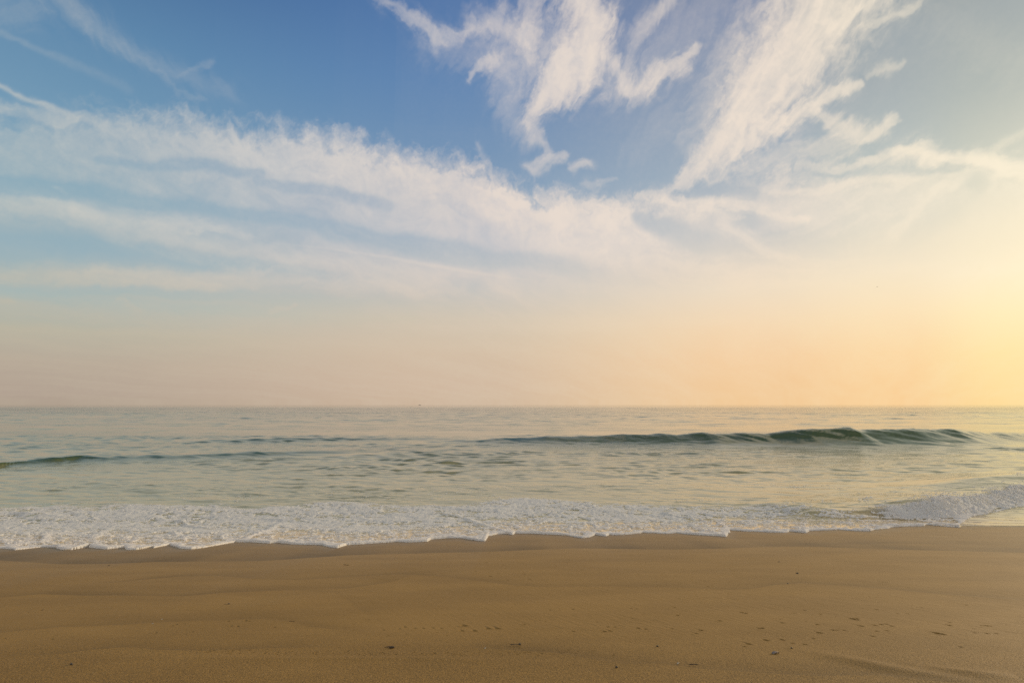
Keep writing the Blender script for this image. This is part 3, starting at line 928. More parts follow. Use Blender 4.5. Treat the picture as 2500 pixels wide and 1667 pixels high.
    df.inputs['Base Color'].default_value = (0.90, 0.90, 0.89, 1)
    df.inputs['Roughness'].default_value = 0.9
    df.inputs['Specular IOR Level'].default_value = 0.15
    df.inputs['IOR'].default_value = 1.3
    wet = t.node('ShaderNodeBsdfPrincipled')
    wc = t.mix(t.ss(y, 14.5, 19.0), (0.095, 0.062, 0.028, 1), (0.10, 0.09, 0.045, 1))
    t.l.new(wc, wet.inputs['Base Color'])
    wet.inputs['Roughness'].default_value = 0.28
    wet.inputs['Specular IOR Level'].default_value = 0.22
    wet.inputs['IOR'].default_value = 1.333
    bp = t.node('ShaderNodeBump')
    bp.inputs['Strength'].default_value = 0.8
    bp.inputs['Distance'].default_value = 0.012
    t.l.new(t.noise(pos, 60.0, 3.0, 0.6), bp.inputs['Height'])
    t.l.new(bp.outputs[0], df.inputs['Normal'])
    mx = t.node('ShaderNodeMixShader')
    t.l.new(a, mx.inputs[0])
    trn = t.node('ShaderNodeBsdfTransparent')
    mw = t.node('ShaderNodeMixShader')
    t.l.new(t.m('MAXIMUM', t.attr('inside').outputs['Fac'], so), mw.inputs[0])
    t.l.new(trn.outputs[0], mw.inputs[1])
    t.l.new(wet.outputs[0], mw.inputs[2])
    tl = t.node('ShaderNodeBsdfTranslucent')
    tl.inputs['Color'].default_value = (0.95, 0.89, 0.78, 1)
    md = t.node('ShaderNodeMixShader')
    md.inputs[0].default_value = 0.45
    t.l.new(df.outputs[0], md.inputs[1])
    t.l.new(tl.outputs[0], md.inputs[2])
    t.l.new(mw.outputs[0], mx.inputs[1])
    t.l.new(md.outputs[0], mx.inputs[2])
    t.l.new(mx.outputs[0], o.inputs[0])
    # loose clots and spray thrown up along the broken crest and the lip
    ico = np.array([(0, 0, 1), (.94, 0, .33), (-.47, .82, .33), (-.47, -.82, .33), (.47, .82, -.33), (-.94, 0, -.33), (.47, -.82, -.33), (0, 0, -1)])
    icf = np.array([(0, 1, 2), (0, 2, 3), (0, 3, 1), (1, 4, 2), (2, 5, 3), (3, 6, 1), (1, 6, 4), (2, 4, 5), (3, 5, 6), (7, 4, 6), (7, 5, 4), (7, 6, 5)])
    R = np.random.RandomState(3)
    n = 2200
    bx = R.uniform(11.2, 23, n)
    clump = 0.5 + perlin(bx / .55, bx * 0 + .5, 120) + 0.5 * perlin(bx / .2, bx * 0 + .5, 121)
    byc = np.interp(bx, BORE[:, 0], BORE[:, 1])
    by = byc + R.normal(-.25, .28, n)
    bx32, by32 = bx.astype(np.float32), by.astype(np.float32)
    zz_ = water_z(bx32, by32, np.full(n, .1, np.float32), lip=False)
    up = np.abs(R.normal(0, .5, n)) * 0.17 * np.clip(clump, 0, 1.3)
    sz = np.where(up < .12, R.uniform(.008, .020, n), R.uniform(.004, .010, n))
    cz = zz_ + 0.06 + up
    cen = np.stack([bx, by, cz], -1)
    rot = R.uniform(0, 6.28, n)
    j = R.uniform(.6, 1.4, (n, 8, 1))
    V = ico[None] * j * sz[:, None, None]
    V = np.stack([V[..., 0] * np.cos(rot)[:, None] - V[..., 1] * np.sin(rot)[:, None], V[..., 0] * np.sin(rot)[:, None] + V[..., 1] * np.cos(rot)[:, None], V[..., 2]], -1)
    V = (V + cen[:, None]).reshape(-1, 3)
    Fc = (icf[None] + (np.arange(n) * 8)[:, None, None]).reshape(-1, 3)
    base = len(co)
    quads = np.concatenate([f, ], 0)
    co2 = np.concatenate([co, V])
    fo2 = np.concatenate([at_['foam'][1], np.ones(len(V))])
    so2 = np.concatenate([at_['solid'][1], np.ones(len(V))])
    me = bpy.data.meshes.new('foam')
    me.vertices.add(len(co2))
    me.vertices.foreach_set('co', co2.astype(np.float32).ravel())
    nq, nt_ = len(quads), len(Fc)
    me.loops.add(nq * 4 + nt_ * 3)
    me.loops.foreach_set('vertex_index', np.concatenate([quads.ravel(), (Fc + base).ravel()]).astype(np.int32))
    me.polygons.add(nq + nt_)
    me.polygons.foreach_set('loop_start', np.concatenate([np.arange(nq) * 4, nq * 4 + np.arange(nt_) * 3]).astype(np.int32))
    me.polygons.foreach_set('use_smooth', np.ones(nq + nt_, bool))
    me.update(calc_edges=True)
    for nm, arr in (('foam', fo2), ('solid', so2), ('inside', so2)):
        a_ = me.attributes.new(nm, 'FLOAT', 'POINT')
        a_.data.foreach_set('value', arr.astype(np.float32))
    me.materials.append(m)
    ob = link(bpy.data.objects.new('foam', me))
    ob['kind'] = 'stuff'
    ob['label'] = 'white sea foam spread along the water edge and tumbling on the small breaker at the right'
    ob['category'] = 'foam'


build_foam()


# ------------------------------------------------------------------ sand
LINES = [  # swash marks: points, darkness of the damp band seaward of the mark, width of that band, height of the mark
    ([(-500, 1360), (0, 1367), (60, 1371), (145, 1376), (290, 1374), (380, 1370), (640, 1368), (850, 1354), (1000, 1350), (1190, 1346), (1400, 1338), (1650, 1341), (1850, 1335), (2000, 1334), (2150, 1340), (2500, 1348), (3000, 1350)], .46, 1.6, .002),
    ([(1650, 1320), (1800, 1334), (1950, 1330), (2200, 1325), (2500, 1330), (3000, 1330)], .10, .5, .002),
    ([(-500, 1470), (0, 1457), (105, 1449), (200, 1453), (361, 1454), (448, 1456), (542, 1447), (720, 1440), (850, 1434), (950, 1420), (1020, 1400)], .16, .34, .004),
    ([(200, 1430), (240, 1425), (330, 1415), (430, 1406), (520, 1404), (580, 1408), (615, 1412), (720, 1414), (850, 1407), (975, 1401), (1060, 1405), (1120, 1411), (1200, 1421), (1260, 1429), (1320, 1432), (1500, 1431), (1675, 1434), (1780, 1438), (1850, 1434), (1900, 1426), (1960, 1423), (2050, 1428), (2150, 1435), (2300, 1449), (2500, 1463), (3000, 1490)], .15, .22, .004),
    ([(-500, 1550), (0, 1541), (80, 1535), (150, 1528), (290, 1524), (450, 1515), (560, 1512), (640, 1509), (700, 1515), (760, 1528), (850, 1538), (950, 1543)], .13, .25, .004),
    ([(-500, 1610), (0, 1600), (150, 1594), (230, 1584), (300, 1579), (340, 1581), (380, 1586), (520, 1587), (620, 1582), (720, 1577), (850, 1573)], .16, .14, .005),
    ([(1080, 1575), (1180, 1579), (1350, 1590), (1450, 1606), (1530, 1618), (1620, 1616), (1700, 1628), (1850, 1638), (1990, 1648), (2150, 1646), (2300, 1663), (2500, 1670)], .20, .22, .006),
    ([(700, 1442), (820, 1446), (900, 1500), (960, 1530)], .05, .5, .0),
]
RIDGES = [  # low rounded swells in the sand: points, height, half width (m)
    ([(300, 1605), (700, 1607), (1000, 1606), (1300, 1612)], .008, .06),
    ([(1960, 1585), (2060, 1606), (2180, 1632), (2300, 1650), (2420, 1668)], .018, .10),
    ([(2250, 1625), (2380, 1645), (2500, 1652)], .020, .08),
    ([(560, 1500), (700, 1470), (820, 1450)], .012, .30),
]
R = np.random.RandomState(11)
PITS = [(1132, 1526, 2.4), (1127, 1538, 1.5), (1158, 1538, 1.7), (1192, 1533, 1.9), (1214, 1533, 1.9), (989, 1529, 1.3), (975, 1533, 1.0), (1013, 1532, 1.1), (1033, 1532, 1.2), (1057, 1531, 1.0), (1077, 1532, 1.0), (936, 1536, 1.1),
        (1279, 1523, 1.2), (1365, 1489, 1.0), (1343, 1489, .9), (1256, 1476, 1.0), (1280, 1401, 1.2), (1196, 1406, 1.6), (1186, 1373, 1.3), (1160, 1394, 1.3), (1238, 1416, 1.1), (1292, 1414, 1.2), (1150, 1397, 1.1), (1215, 1400, 1.0),
        (1812, 1496, 1.5), (1820, 1498, 1.4), (1964, 1489, 1.3), (1940, 1496, 1.1), (1757, 1516, 1.4), (1910, 1521, 1.5), (1995, 1525, 1.5), (2002, 1498, 1.1), (2083, 1511, 2.0), (2091, 1513, 1.6), (2092, 1509, 1.2), (2103, 1528, 1.4), (2136, 1526, 1.4),
        (2151, 1524, 1.4), (2164, 1523, 1.3), (2177, 1528, 1.4), (2000, 1545, 1.8), (2034, 1538, 1.5), (2044, 1538, 1.3), (2060, 1538, 1.1), (1855, 1535, 1.7), (1862, 1534, 1.3), (1711, 1539, 1.6), (1700, 1547, 1.2), (1870, 1562, 1.8),
        (1828, 1571, 1.7), (1910, 1561, 1.5), (1818, 1577, 1.1), (1965, 1572, 1.4), (1935, 1569, 1.2), (1986, 1558, 1.2), (2140, 1540, 1.3), (2164, 1539, 1.4), (2130, 1552, 1.3), (2290, 1546, 1.8), (2300, 1548, 1.7), (2284, 1547, 1.4),
        (2320, 1526, 1.3), (2408, 1526, 1.6), (2396, 1525, 1.2), (2418, 1527, 1.2), (2380, 1544, 1.3), (2410, 1545, 1.3), (2432, 1545, 1.1), (2318, 1518, 1.2), (2140, 1487, 1.2), (2216, 1497, 1.1), (2190, 1496, 1.0), (2345, 1578, 1.2),
        (1475, 1541, 1.6), (1489, 1540, 1.4), (1400, 1540, 1.1), (1500, 1530, 1.4), (1558, 1534, 1.4), (1576, 1536, 1.3), (1484, 1530, 1.1), (1640, 1535, 1.0), (1654, 1503, 1.3), (1540, 1486, 1.0), (1553, 1487, 1.0), (1646, 1484, 1.2),
        (1398, 1487, 1.2), (2250, 1482, 1.0), (2358, 1475, 1.2), (2155, 1420, 1.2), (2165, 1421, 1.1), (1728, 1431, 1.1), (1780, 1420, 1.0), (1720, 1418, 1.0), (1558, 1403, 1.3), (1620, 1398, 1.0), (1512, 1397, .9), (1420, 1390, .9), (1395, 1383, .9),
        (557, 1516, 1.0), (600, 1515, 1.3), (608, 1516, 1.1), (564, 1527, 1.0), (580, 1528, 1.1), (430, 1524, 1.0), (450, 1523, .9), (420, 1527, 1.0), (380, 1544, 1.0), (470, 1541, .9), (452, 1548, .8), (100, 1488, 1.1), (102, 1486, .9), (126, 1558, 1.2), (10, 1556, 1.0), (670, 1530, .9),
        (640, 1351, 1.0), (840, 1378, 1.6), (847, 1380, 1.3), (870, 1388, 1.0), (1000, 1396, .9), (760, 1385, .9)]
PITS = [(a, b, c * 0.9, R.uniform(0.5, 1.0)) for a, b, c in PITS]
for _ in range(520):
    a = R.uniform(-200, 2700)
    b = R.choice([R.normal(1542, 22), R.normal(1500, 40), R.normal(1420, 18), R.uniform(1390, 1640)], p=[.35, .3, .12, .23])
    if 1385 < b < 1650 and R.rand() < (0.35 + 0.65 * (a > 900)):
        PITS.append((a, b, R.uniform(.3, .7), R.uniform(.15, .7)))
for _ in range(260):                                    # the strand line of crumbs across the middle
    a = R.uniform(480, 1450)
    PITS.append((a, 1591 + R.normal(0, 3.0) - 3 * math.sin(a / 200), R.uniform(.3, .75), R.uniform(0, .15)))


def build_sand():
    ys = [1.5]
    while ys[-1] < 19.0:
        y = ys[-1]
        hgt = max(0.9, CAM_Z - float(beach(0.0, y)))
        ys.append(y + 0.30 * (y * y + hgt * hgt) / (569.0 * hgt))
    ys = np.array(ys)
    nc = 1900
    us = np.linspace(-1.35, 1.35, nc)
    Yg, Ug = np.meshgrid(ys, us, indexing='ij')
    X, Y = (Ug * (Yg + 1.2)).astype(np.float32), Yg.astype(np.float32)
    z = beach(X, Y).astype(np.float32)
    z += 0.012 * fbm(X / 3.5, Y / 1.8, 3, 131) + 0.004 * fbm(X / .8, Y / .35, 3, 132)
    tone = np.zeros_like(X)
    for pts, dk, wd, hh in LINES:
        lx, ly = line_of(pts)
        jag = 0.03 * fbm(X / .6, Y * 0 + wd * 9, 3, 133)
        yl = np.interp(X, lx, ly) + jag
        s = Y - yl
        ends = sst(X, lx[0] - .05, lx[0] + .5) * (1 - sst(X, lx[-1] - .5, lx[-1] + .05))
        brk = np.clip(0.75 + 0.9 * fbm(X / 1.4, Y * 0 + wd * 5, 3, 134), .15, 1.2) * ends
        sea = np.where(s > 0, np.exp(-np.abs(s) / wd), np.exp(-(s / .012) ** 2))
        tone += (3.2 if dk < .4 else 1.8) * dk * sea * brk
        z += brk * hh * (np.exp(-(s / .035) ** 2) - 0.8 * np.where(s > 0, np.exp(-np.abs(s) / .3), np.exp(-(s / .02) ** 2)))
    for pts, hh, ww in RIDGES:
        P = [at(*p)[:2] for p in pts]
        dd, (tt,) = seg_dist(X + .04 * fbm(X / .5, Y / .5, 2, 135), Y, P, [(i / (len(P) - 1),) for i in range(len(P))])
        z += hh * np.exp(-(dd / ww) ** 2) * np.sin(np.pi * np.clip(tt, .06, .94))
    # rill texture between the marks, running seaward
    rill = sst(Y, 4.2, 5.2) * (1 - sst(Y, 6.5, 9.0))
    rill = rill * (0.25 + 0.75 * sst(X, -2, 1))
    z += rill * 0.0020 * fbm((X + .55 * Y) / .035, (Y - .3 * X) / .45, 3, 136)
    patch = sst(fbm(X / 1.6, Y / .5, 3, 137), .05, .35)
    z += rill * patch * 0.003 * fbm((X + .8 * Y) / .05, (Y - .5 * X) / .2, 3, 138)
    pit_shade = np.zeros_like(X)
    col_of = lambda x, y: (x / (y + 1.2) / 1.35 * .5 + .5) * (nc - 1)
    RR = np.random.RandomState(7)
    for px, py, r, st in PITS:
        gx, gy, _ = at(px, py)
        r0 = r * 0.0064 * (0.75 + gy / 14)
        L = r0 * (3 + 13 * st * RR.rand())
        r_lo, r_hi = np.searchsorted(ys, [gy - r0 * 5, gy + L + r0 * 5])
        c_lo = int(max(0, min(col_of(gx - L - r0 * 6, gy), col_of(gx - L - r0 * 6, gy + L)) - 2))
        c_hi = int(min(nc, max(col_of(gx + r0 * 6, gy), col_of(gx + r0 * 6, gy + L)) + 3))
        r_lo, r_hi = max(r_lo - 1, 0), min(r_hi + 1, len(ys))
        if r_lo >= r_hi or c_lo >= c_hi:
            continue
        xs_, ys_ = X[r_lo:r_hi, c_lo:c_hi] - gx, Y[r_lo:r_hi, c_lo:c_hi] - gy
        el_ = np.hypot(xs_ / 1.7, ys_ * 1.0 + .25 * xs_)
        hole = np.exp(-(el_ / r0) ** 2)
        rim_ = np.exp(-((el_ - 1.9 * r0) / (0.7 * r0)) ** 2) * (ys_ < 0)
        ux, uy = -0.42, 0.91
        al = xs_ * ux + ys_ * uy
        ac = xs_ * uy - ys_ * ux
        trail = np.where((al > 0) & (al < L), np.exp(-(ac / (r0 * .8)) ** 2) * (1 - np.clip(al / L, 0, 1)), 0)
        z[r_lo:r_hi, c_lo:c_hi] += r0 * (-1.25 * hole + .25 * rim_ - .45 * trail + .35 * np.where((al > 0) & (al < L), np.exp(-((ac - 1.6 * r0) / (r0 * .8)) ** 2) * (1 - np.clip(al / L, 0, 1)), 0))
        pit_shade[r_lo:r_hi, c_lo:c_hi] = np.maximum(pit_shade[r_lo:r_hi, c_lo:c_hi], np.clip(hole * 1.2, 0, 1) * min(1, .45 + .4 * r))
    # grain that grows up the beach
    coarse = 1 - sst(Y + .35 * fbm(X / 1.5, Y / .5, 3, 139), 3.6, 5.6)
    z += coarse * 0.0016 * fbm(X / .018, Y / .018, 2, 140) + 0.0006 * fbm(X / .05, Y / .03, 2, 141)
    wet = sst(Y - (edge_y(X) - 0.9), 0.0, 0.9)
    damp = 1 - sst(edge_y(X) - Y, .0, 7.5)
    co = np.stack([X, Y, z], -1).reshape(-1, 3)
    attrs = {'tone': ('FLOAT', tone.ravel()), 'pit_shade': ('FLOAT', pit_shade.ravel()), 'coarse': ('FLOAT', coarse.ravel()), 'wet': ('FLOAT', wet.ravel()), 'damp': ('FLOAT', damp.ravel())}
    n0 = len(co)
    f = grid_faces(*X.shape)
    # the rest of the beach, coarse: a skirt welded round the fine part
    r_, c_ = X.shape
    idx = np.arange(n0).reshape(r_, c_)
    ring = np.concatenate([idx[0, :], idx[1:, -1], idx[-1, -2::-1], idx[-2:0:-1, 0]])
    extra, faces2 = [], []
    prev = ring
    cen = np.array([0, 8.0])
    nv = n0
    for k_, s_ in enumerate([1.3, 2.0, 4.0, 10.0, 40.0, 150.0]):
        P = co[ring][:, :2]
        q_ = cen + (P - cen) * s_
        zz = beach(q_[:, 0], q_[:, 1]).astype(np.float32)
        zz = np.maximum(zz, -3.0)
        extra.append(np.stack([q_[:, 0], q_[:, 1], zz], -1))
        cur = np.arange(nv, nv + len(ring))
        nv += len(ring)
        faces2.append(np.stack([prev, np.roll(prev, -1), np.roll(cur, -1), cur], -1)[:, ::-1])
        prev = cur
    ex = np.concatenate(extra)
    co = np.concatenate([co, ex])
    f = np.concatenate([f] + faces2)
    for k in attrs:
        fill = {'wet': 0.0, 'damp': .3, 'coarse': .6}.get(k, 0.0)
        attrs[k] = ('FLOAT', np.concatenate([attrs[k][1], np.full(len(ex), fill)]))
    m, t, o = new_mat('beach_sand')
    p = t.node('ShaderNodeBsdfPrincipled')
    geo = t.node('ShaderNodeNewGeometry')
    pos = geo.outputs['Position']
    x, y, zz = t.sep(pos)
    grain = t.noise(pos, 260.0, 2.0, 0.7)
    grain2 = t.noise(pos, 95.0, 2.0, 0.6)
    blot = t.noise(t.comb(t.m('MULTIPLY', x, 0.4), y, 0.0), 1.3, 4.0, 0.55)
    co_ = t.attr('coarse').outputs['Fac']
    base_c = t.mix(t.ss(blot, 0.35, 0.65), (0.226, 0.127, 0.030, 1), (0.259, 0.147, 0.036, 1))
    dark_c = (0.092, 0.050, 0.008, 1)
    c = t.mix(t.attr('tone').outputs['Fac'], base_c, dark_c)
    c = t.mix(t.m('MULTIPLY', t.attr('wet').outputs['Fac'], 0.35), c, dark_c)
    gsp = t.ss(grain, 0.33, 0.67, -1.0, 1.0)
    gs2 = t.ss(grain2, 0.33, 0.67, -1.0, 1.0)
    amp = t.m('MULTIPLY_ADD', co_, 0.34, 0.10)
    mul = t.m('ADD', t.m('MULTIPLY_ADD', co_, -0.14, 1.0), t.m('MULTIPLY', t.m('ADD', gsp, t.m('MULTIPLY', gs2, 0.6)), amp))
    sc = t.node('ShaderNodeVectorMath', operation='SCALE')
    t.l.new(c, sc.inputs[0]); t.l.new(mul, sc.inputs['Scale'])
    # scattered dark mineral grains and pale shell grit
    vo = t.node('ShaderNodeTexVoronoi')
    vo.inputs['Scale'].default_value = 42.0
    t.l.new(pos, vo.inputs['Vector'])
    crumb = t.m('MULTIPLY', t.ss(vo.outputs['Distance'], 0.16, 0.09), t.ss(t.noise(pos, 5.0, 2.0), 0.50, 0.62))
    c = t.mix(t.m('MULTIPLY', crumb, t.m('MULTIPLY_ADD', co_, 0.5, 0.15)), sc.outputs[0], (0.07, 0.045, 0.02, 1))
    vo2 = t.node('ShaderNodeTexVoronoi')
    vo2.inputs['Scale'].default_value = 17.0
    t.l.new(pos, vo2.inputs['Vector'])
    c = t.mix(t.m('MULTIPLY', t.ss(vo2.outputs['Distance'], 0.07, 0.04), t.m('MULTIPLY_ADD', co_, 0.5, 0.05)), c, (0.55, 0.44, 0.28, 1))
    c = t.mix(t.m('MULTIPLY', t.attr('pit_shade').outputs['Fac'], 0.5), c, (0.05, 0.032, 0.014, 1))  # shade in the pit hollows painted into the sand colour to deepen them
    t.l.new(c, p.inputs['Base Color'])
    rg = t.m('SUBTRACT', 0.74, t.m('MULTIPLY', t.attr('damp').outputs['Fac'], 0.22))
    rg = t.m('SUBTRACT', rg, t.m('MULTIPLY', t.attr('wet').outputs['Fac'], 0.12))
    t.l.new(rg, p.inputs['Roughness'])
    p.inputs['IOR'].default_value = 1.38
    p.inputs['Specular Tint'].default_value = (1.0, 0.965, 0.72, 1)
    bp = t.node('ShaderNodeBump')
    bp.inputs['Strength'].default_value = 1.0
    bp.inputs['Distance'].default_value = 1.0
    hh = t.m('MULTIPLY', t.m('ADD', grain, t.m('MULTIPLY', grain2, 1.6)), t.m('MULTIPLY_ADD', co_, 0.0022, 0.0005))
    t.l.new(hh, bp.inputs['Height'])
    t.l.new(bp.outputs[0], p.inputs['Normal'])
    t.l.new(p.outputs[0], o.inputs[0])
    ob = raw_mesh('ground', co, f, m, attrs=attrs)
    ob['kind'] = 'structure'
    return ob


ground = build_sand()


# ------------------------------------------------------------------ small things lying on the sand
def plain_mat(name, rgb, rough=0.6, vary=0.25, scale=60.0, rgb2=None):
    m, t, o = new_mat(name)
    p = t.node('ShaderNodeBsdfPrincipled')
    tcn = t.node('ShaderNodeTexCoord')
    nz = t.noise(tcn.outputs['Object'], scale, 4.0, 0.6)
    c2 = rgb2 if rgb2 else tuple(v * (1 - vary) for v in rgb)
    t.l.new(t.mix(t.ss(nz, 0.35, 0.65), rgb + (1,), c2 + (1,)), p.inputs['Base Color'])
    p.inputs['Roughness'].default_value = rough
    bp = t.node('ShaderNodeBump')
    bp.inputs['Strength'].default_value = 0.5
    bp.inputs['Distance'].default_value = 0.002
    t.l.new(nz, bp.inputs['Height'])
    t.l.new(bp.outputs[0], p.inputs['Normal'])
    t.l.new(p.outputs[0], o.inputs[0])
    return m


M_DARK = plain_mat('dark_stone', (0.06, 0.045, 0.028), 0.6)
M_WOOD = plain_mat('wet_driftwood', (0.05, 0.032, 0.018), 0.7)
M_SHELL = plain_mat('pale_shell', (0.5, 0.44, 0.34), 0.7)
M_GREY = plain_mat('grey_shell', (0.24, 0.20, 0.18), 0.7)
M_WEED = plain_mat('brown_weed', (0.06, 0.042, 0.02), 0.6)


def sand_at(px, py):
    x, y, _ = at(px, py)
    org, dr = Vector((x, y, 5.0)), Vector((0, 0, -1))
    z = float(beach(x, y))
    return x, y, z


def sphere_pts(nu, nv):
    co = [(0, 0, 1)]
    for i in range(1, nv):
        a = math.pi * i / nv
        for j in range(nu):
            b = 2 * math.pi * j / nu
            co.append((math.sin(a) * math.cos(b), math.sin(a) * math.sin(b), math.cos(a)))
    co.append((0, 0, -1))
    f = []
    for j in range(nu):
        f.append((0, 1 + j, 1 + (j + 1) % nu))
        for i in range(nv - 2):
            p_, q_ = 1 + i * nu, 1 + (i + 1) * nu
            f.append((p_ + j, q_ + j, q_ + (j + 1) % nu, p_ + (j + 1) % nu))
        p_ = 1 + (nv - 2) * nu
        f.append((p_ + (j + 1) % nu, p_ + j, len(co) - 1))
    return np.array(co), f


def small_obj(name, co, faces, mat, loc, rz, label, cat, group=None, parent=None):
    me = bpy.data.meshes.new(name)
    me.from_pydata([tuple(c) for c in co], [], faces)
    for p in me.polygons:
        p.use_smooth = True
    me.materials.append(mat)
    o = link(bpy.data.objects.new(name, me), parent)
    o.location = loc
    o.rotation_euler = (0, 0, rz)
    if label:
        o['label'] = label
        o['category'] = cat
    if group:
        o['group'] = group
    return o


def pebble(px, py, sx, sy, sz, rz, mat, seed, label, name='pebble', cat='pebble', group=None):
    x, y, z = sand_at(px, py)
    co, f = sphere_pts(14, 9)
    r = np.random.RandomState(seed)
    ph = r.uniform(0, 6, 6)
    lump = 1 + .16 * np.sin(co[:, 0] * 2.3 + ph[0]) * np.cos(co[:, 1] * 2.7 + ph[1]) + .10 * np.sin(co[:, 2] * 4 + co[:, 0] * 3 + ph[2]) + .05 * np.sin(co[:, 1] * 7 + ph[3])
    co = co * lump[:, None]
    co = np.sign(co) * np.abs(co) ** 0.85
    sx, sy, sz = sx * .72, sy * .72, sz * .72
    co = co * np.array([sx, sy, sz])
    return small_obj(name, co, f, mat, (x, y, z + sz * .45), rz, label, cat, group)


def shell(px, py, s, rz, mat, label):
    """a bivalve half lying hollow side down: fan with ribs and a beak"""
    x, y, z = sand_at(px, py)
    nu, nr = 22, 7
    co, f = [(0, -s * .42, s * .10)], []
    for i in range(1, nr + 1):
        t_ = i / nr
        for j in range(nu):
            a = math.radians(-30 + 240 * j / (nu - 1))
            rr = s * t_ * (1 + .05 * math.cos(j * math.pi))
            co.append((rr * math.cos(a), -s * .42 * (1 - t_) + rr * math.sin(a) * .78, s * .42 * math.sqrt(max(0, 1 - t_ ** 2.2)) + .003 * math.cos(j * math.pi) * t_))
    for j in range(nu - 1):
        f.append((0, 1 + j, 2 + j))
        for i in range(nr - 1):
            f.append((1 + i * nu + j, 1 + (i + 1) * nu + j, 2 + (i + 1) * nu + j, 2 + i * nu + j))
    return small_obj('seashell', co, f, mat, (x, y, z - .002), rz, label, 'shell')


def twig(px, py, L, r0, rz, label, mat, bend=.15, seed=1, name='twig', cat='twig'):
    x, y, z = sand_at(px, py)
    n_, k_ = 14, 7
    R_ = np.random.RandomState(seed)
    co, f = [], []
    for i in range(n_ + 1):
        t_ = i / n_
        cx = (t_ - .5) * L
        cy = bend * L * math.sin(t_ * 3.0) + R_.normal(0, r0 * .3)
        rr = r0 * (1 - .55 * t_) * (1 + .2 * R_.normal())
        if i in (0, n_):
            rr *= .35
        for j in range(k_):
            a = 2 * math.pi * j / k_
            co.append((cx, cy + rr * math.cos(a), r0 * .5 + rr * math.sin(a)))
    for i in range(n_):
        for j in range(k_):
            f.append((i * k_ + j, i * k_ + (j + 1) % k_, (i + 1) * k_ + (j + 1) % k_, (i + 1) * k_ + j))
    f.append(tuple(range(k_))[::-1])
    f.append(tuple(n_ * k_ + j for j in range(k_)))
    return small_obj(name, co, f, mat, (x, y, z), rz, label, cat)


pebble(957, 1580, .030, .012, .009, .1, M_WOOD, 2, 'flat dark chip of driftwood in the middle of the near sand', 'wood_chip', 'wood chip')
twig(950, 1578.5, .07, .003, .25, 'thin brown sliver beside the flat dark wood chip', M_WOOD, .08, 3, 'wood_sliver', 'wood sliver')
pebble(559, 1474.5, .017, .015, .011, .4, M_DARK, 4, 'round black pebble on the smooth sand at the centre left')
twig(553, 1475, .06, .0035, -.15, 'short dark stalk sticking out left of the round black pebble', M_WEED, .1, 5, 'weed_stalk', 'weed stalk')
pebble(174, 1622, .014, .012, .010, .2, M_DARK, 6, 'small black pebble on the near sand at the far left')
pebble(1269, 1572.5, .013, .010, .010, .0, M_DARK, 7, 'small dark pebble at the head of a short drag mark just right of centre')
twig(1258, 1572.8, .085, .0028, 0.03, 'thin weed strand trailing left from the small dark pebble near the centre', M_WEED, .02, 8, 'weed_strand', 'weed strand')
pebble(1947, 1399.5, .022, .018, .014, .3, M_DARK, 9, 'lone black pebble high on the smooth sand, towards the right')
pebble(1902, 1371.5, .019, .014, .010, .0, M_DARK, 10, 'tiny dark pebble nearest the water, right of centre')
pebble(1923.5, 1424.5, .015, .013, .010, .0, M_DARK, 12, 'dark pebble sitting right on the bend of the upper swash line')
pebble(1605, 1577, .010, .009, .008, .0, M_DARK, 13, 'tiny black pebble above the dark swash line, right of centre')
pebble(1505, 1628, .010, .009, .008, .5, M_DARK, 14, 'tiny dark pebble on the coarse near sand, right of centre')
pebble(1933, 1581.5, .009, .008, .008, .5, M_DARK, 15, 'tiny dark pebble up and right of the grey shell piece')
pebble(266, 1380, .016, .010, .008, .5, M_DARK, 16, 'small dark pebble in the damp sand below the foam at the left')
shell(1893, 1593, .026, .3, M_GREY, 'pale grey shell piece lying flat on the near sand at the right')
shell(396, 1511, .011, 1.2, M_SHELL, 'tiny white shell chip, the upper of two on the left sand')
shell(373, 1522, .011, 2.6, M_SHELL, 'tiny white shell chip, the lower left of two on the left sand')
shell(1185, 1581, .009, .9, M_SHELL, 'tiny cream shell chip left of the small dark pebble near the centre')
shell(429, 1586.5, .009, 2.0, M_SHELL, 'tiny cream shell chip on the lower left swash line')
shell(1656, 1618, .011, .6, M_SHELL, 'small cream shell chip at the left end of the lowest right swash line')
shell(527, 1451.5, .013, .6, M_SHELL, 'small pale shell chip on the swash line left of the round black pebble')
twig(712, 1516, .055, .003, .1, 'short brown twig lying alone on the centre left sand', M_WOOD, .05, 17)
twig(846, 1379.5, .085, .005, .12, 'bent dark twig just below the swash line near the foam', M_WOOD, .16, 18)
twig(1694, 1622, .06, .004, -.1, 'short dark twig on the lowest swash line, right of the cream shell chip', M_WOOD, .05, 19)


# ------------------------------------------------------------------ far boat on the horizon
def box(x0, x1, y0, y1, z0, z1, tx_=0.0):
    co = [(x0, y0, z0), (x1, y0, z0), (x1, y1, z0), (x0, y1, z0), (x0 + tx_, y0, z1), (x1 - tx_, y0, z1), (x1 - tx_, y1, z1), (x0 + tx_, y1, z1)]
    f = [(3, 2, 1, 0), (4, 5, 6, 7), (0, 1, 5, 4), (1, 2, 6, 5), (2, 3, 7, 6), (3, 0, 4, 7)]
    return co, f


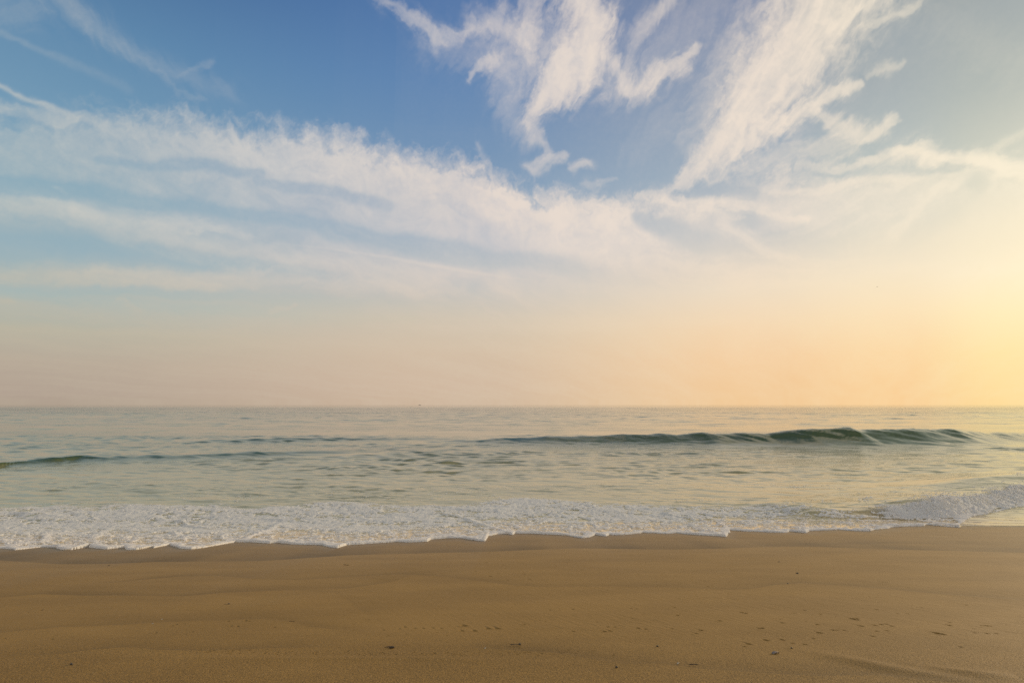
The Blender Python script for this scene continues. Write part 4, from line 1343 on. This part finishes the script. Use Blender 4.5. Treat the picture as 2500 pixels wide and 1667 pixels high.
M_HULL = plain_mat('boat_hull', (0.3, 0.28, 0.25), 0.5)
M_CABIN = plain_mat('boat_cabin', (0.35, 0.33, 0.30), 0.5)
d_boat = 5200.0
u_, fwd_, up_ = px_dir(1024.5, 986)
boat = bpy.data.objects.new('boat', None)
link(boat)
boat.location = (u_ / fwd_ * d_boat, d_boat, 0.0)
boat['label'] = 'tiny fishing boat far off on the horizon left of centre'
boat['category'] = 'boat'
hull_co, hull_f = [], []
NS = 12
for i in range(NS + 1):
    t_ = i / NS
    wd = 3.2 * (1 - max(0, (t_ - .55) / .45) ** 2) + .05
    sheer = 2.3 + 1.6 * t_ ** 3
    xx = -11 + 22 * t_
    for (yy, zz) in ((-wd, sheer), (-wd * .8, .3), (0, -.9), (wd * .8, .3), (wd, sheer)):
        hull_co.append((xx, yy, zz))
for i in range(NS):
    for j in range(4):
        hull_f.append((i * 5 + j, i * 5 + j + 1, (i + 1) * 5 + j + 1, (i + 1) * 5 + j))
    hull_f.append((i * 5 + 4, i * 5, (i + 1) * 5, (i + 1) * 5 + 4))
hull_f.append((0, 1, 2, 3, 4)[::-1])
small_obj('hull', hull_co, hull_f, M_HULL, (0, 0, 0), 0, None, None, parent=boat)
cc_, cf_ = box(-4, 3, -2, 2, 2.2, 5.4, .5)
small_obj('cabin', cc_, cf_, M_CABIN, (0, 0, 0), 0, None, None, parent=boat)
cc_, cf_ = box(-.15, .15, -.15, .15, 5.3, 10.0, .05)
small_obj('mast', cc_, cf_, M_HULL, (0, 0, 0), 0, None, None, parent=boat)


# ------------------------------------------------------------------ distant gull
M_GULL = plain_mat('gull', (0.75, 0.73, 0.70), 0.7)
d_g = 260.0
u_, fwd_, up_ = px_dir(2141.5, 700.5)
gx, gy, gz = u_ / fwd_ * d_g, d_g, CAM_Z + up_ / fwd_ * d_g
co, f = [], []
NB, KB = 12, 8
for i in range(NB + 1):
    t_ = i / NB
    rr = .085 * math.sin(math.pi * min(1, t_ * .93 + .05)) ** .8
    if t_ > .78:
        rr = max(rr, .045 * (1 - abs(t_ - .87) / .13) ** .5 if abs(t_ - .87) < .13 else rr)
    for j in range(KB):
        a = 2 * math.pi * j / KB
        co.append((-.28 + .62 * t_, rr * math.cos(a), rr * .8 * math.sin(a)))
for i in range(NB):
    for j in range(KB):
        f.append((i * KB + j, i * KB + (j + 1) % KB, (i + 1) * KB + (j + 1) % KB, (i + 1) * KB + j))
for sgn in (-1, 1):
    b0 = len(co)
    spans = [(0.02, .10, -.10, .05), (.22, .12, -.08, .13), (.42, .08, -.09, .12), (.62, .00, -.10, .05), (.74, -.10, -.12, .00)]
    for s_, xf, xb, zz in spans:
        for (xx, dz_) in ((xf, 0.0), ((xf + xb) / 2, .016), (xb, 0.0), ((xf + xb) / 2, -.004)):
            co.append((xx, sgn * s_, zz + dz_))
    for i in range(len(spans) - 1):
        for j in range(4):
            q4 = (b0 + i * 4 + j, b0 + i * 4 + (j + 1) % 4, b0 + (i + 1) * 4 + (j + 1) % 4, b0 + (i + 1) * 4 + j)
            f.append(q4 if sgn > 0 else q4[::-1])
small_obj('gull', co, f, M_GULL, (gx, gy, gz), math.radians(200), 'tiny gull gliding in the bright sky towards the right', 'bird')
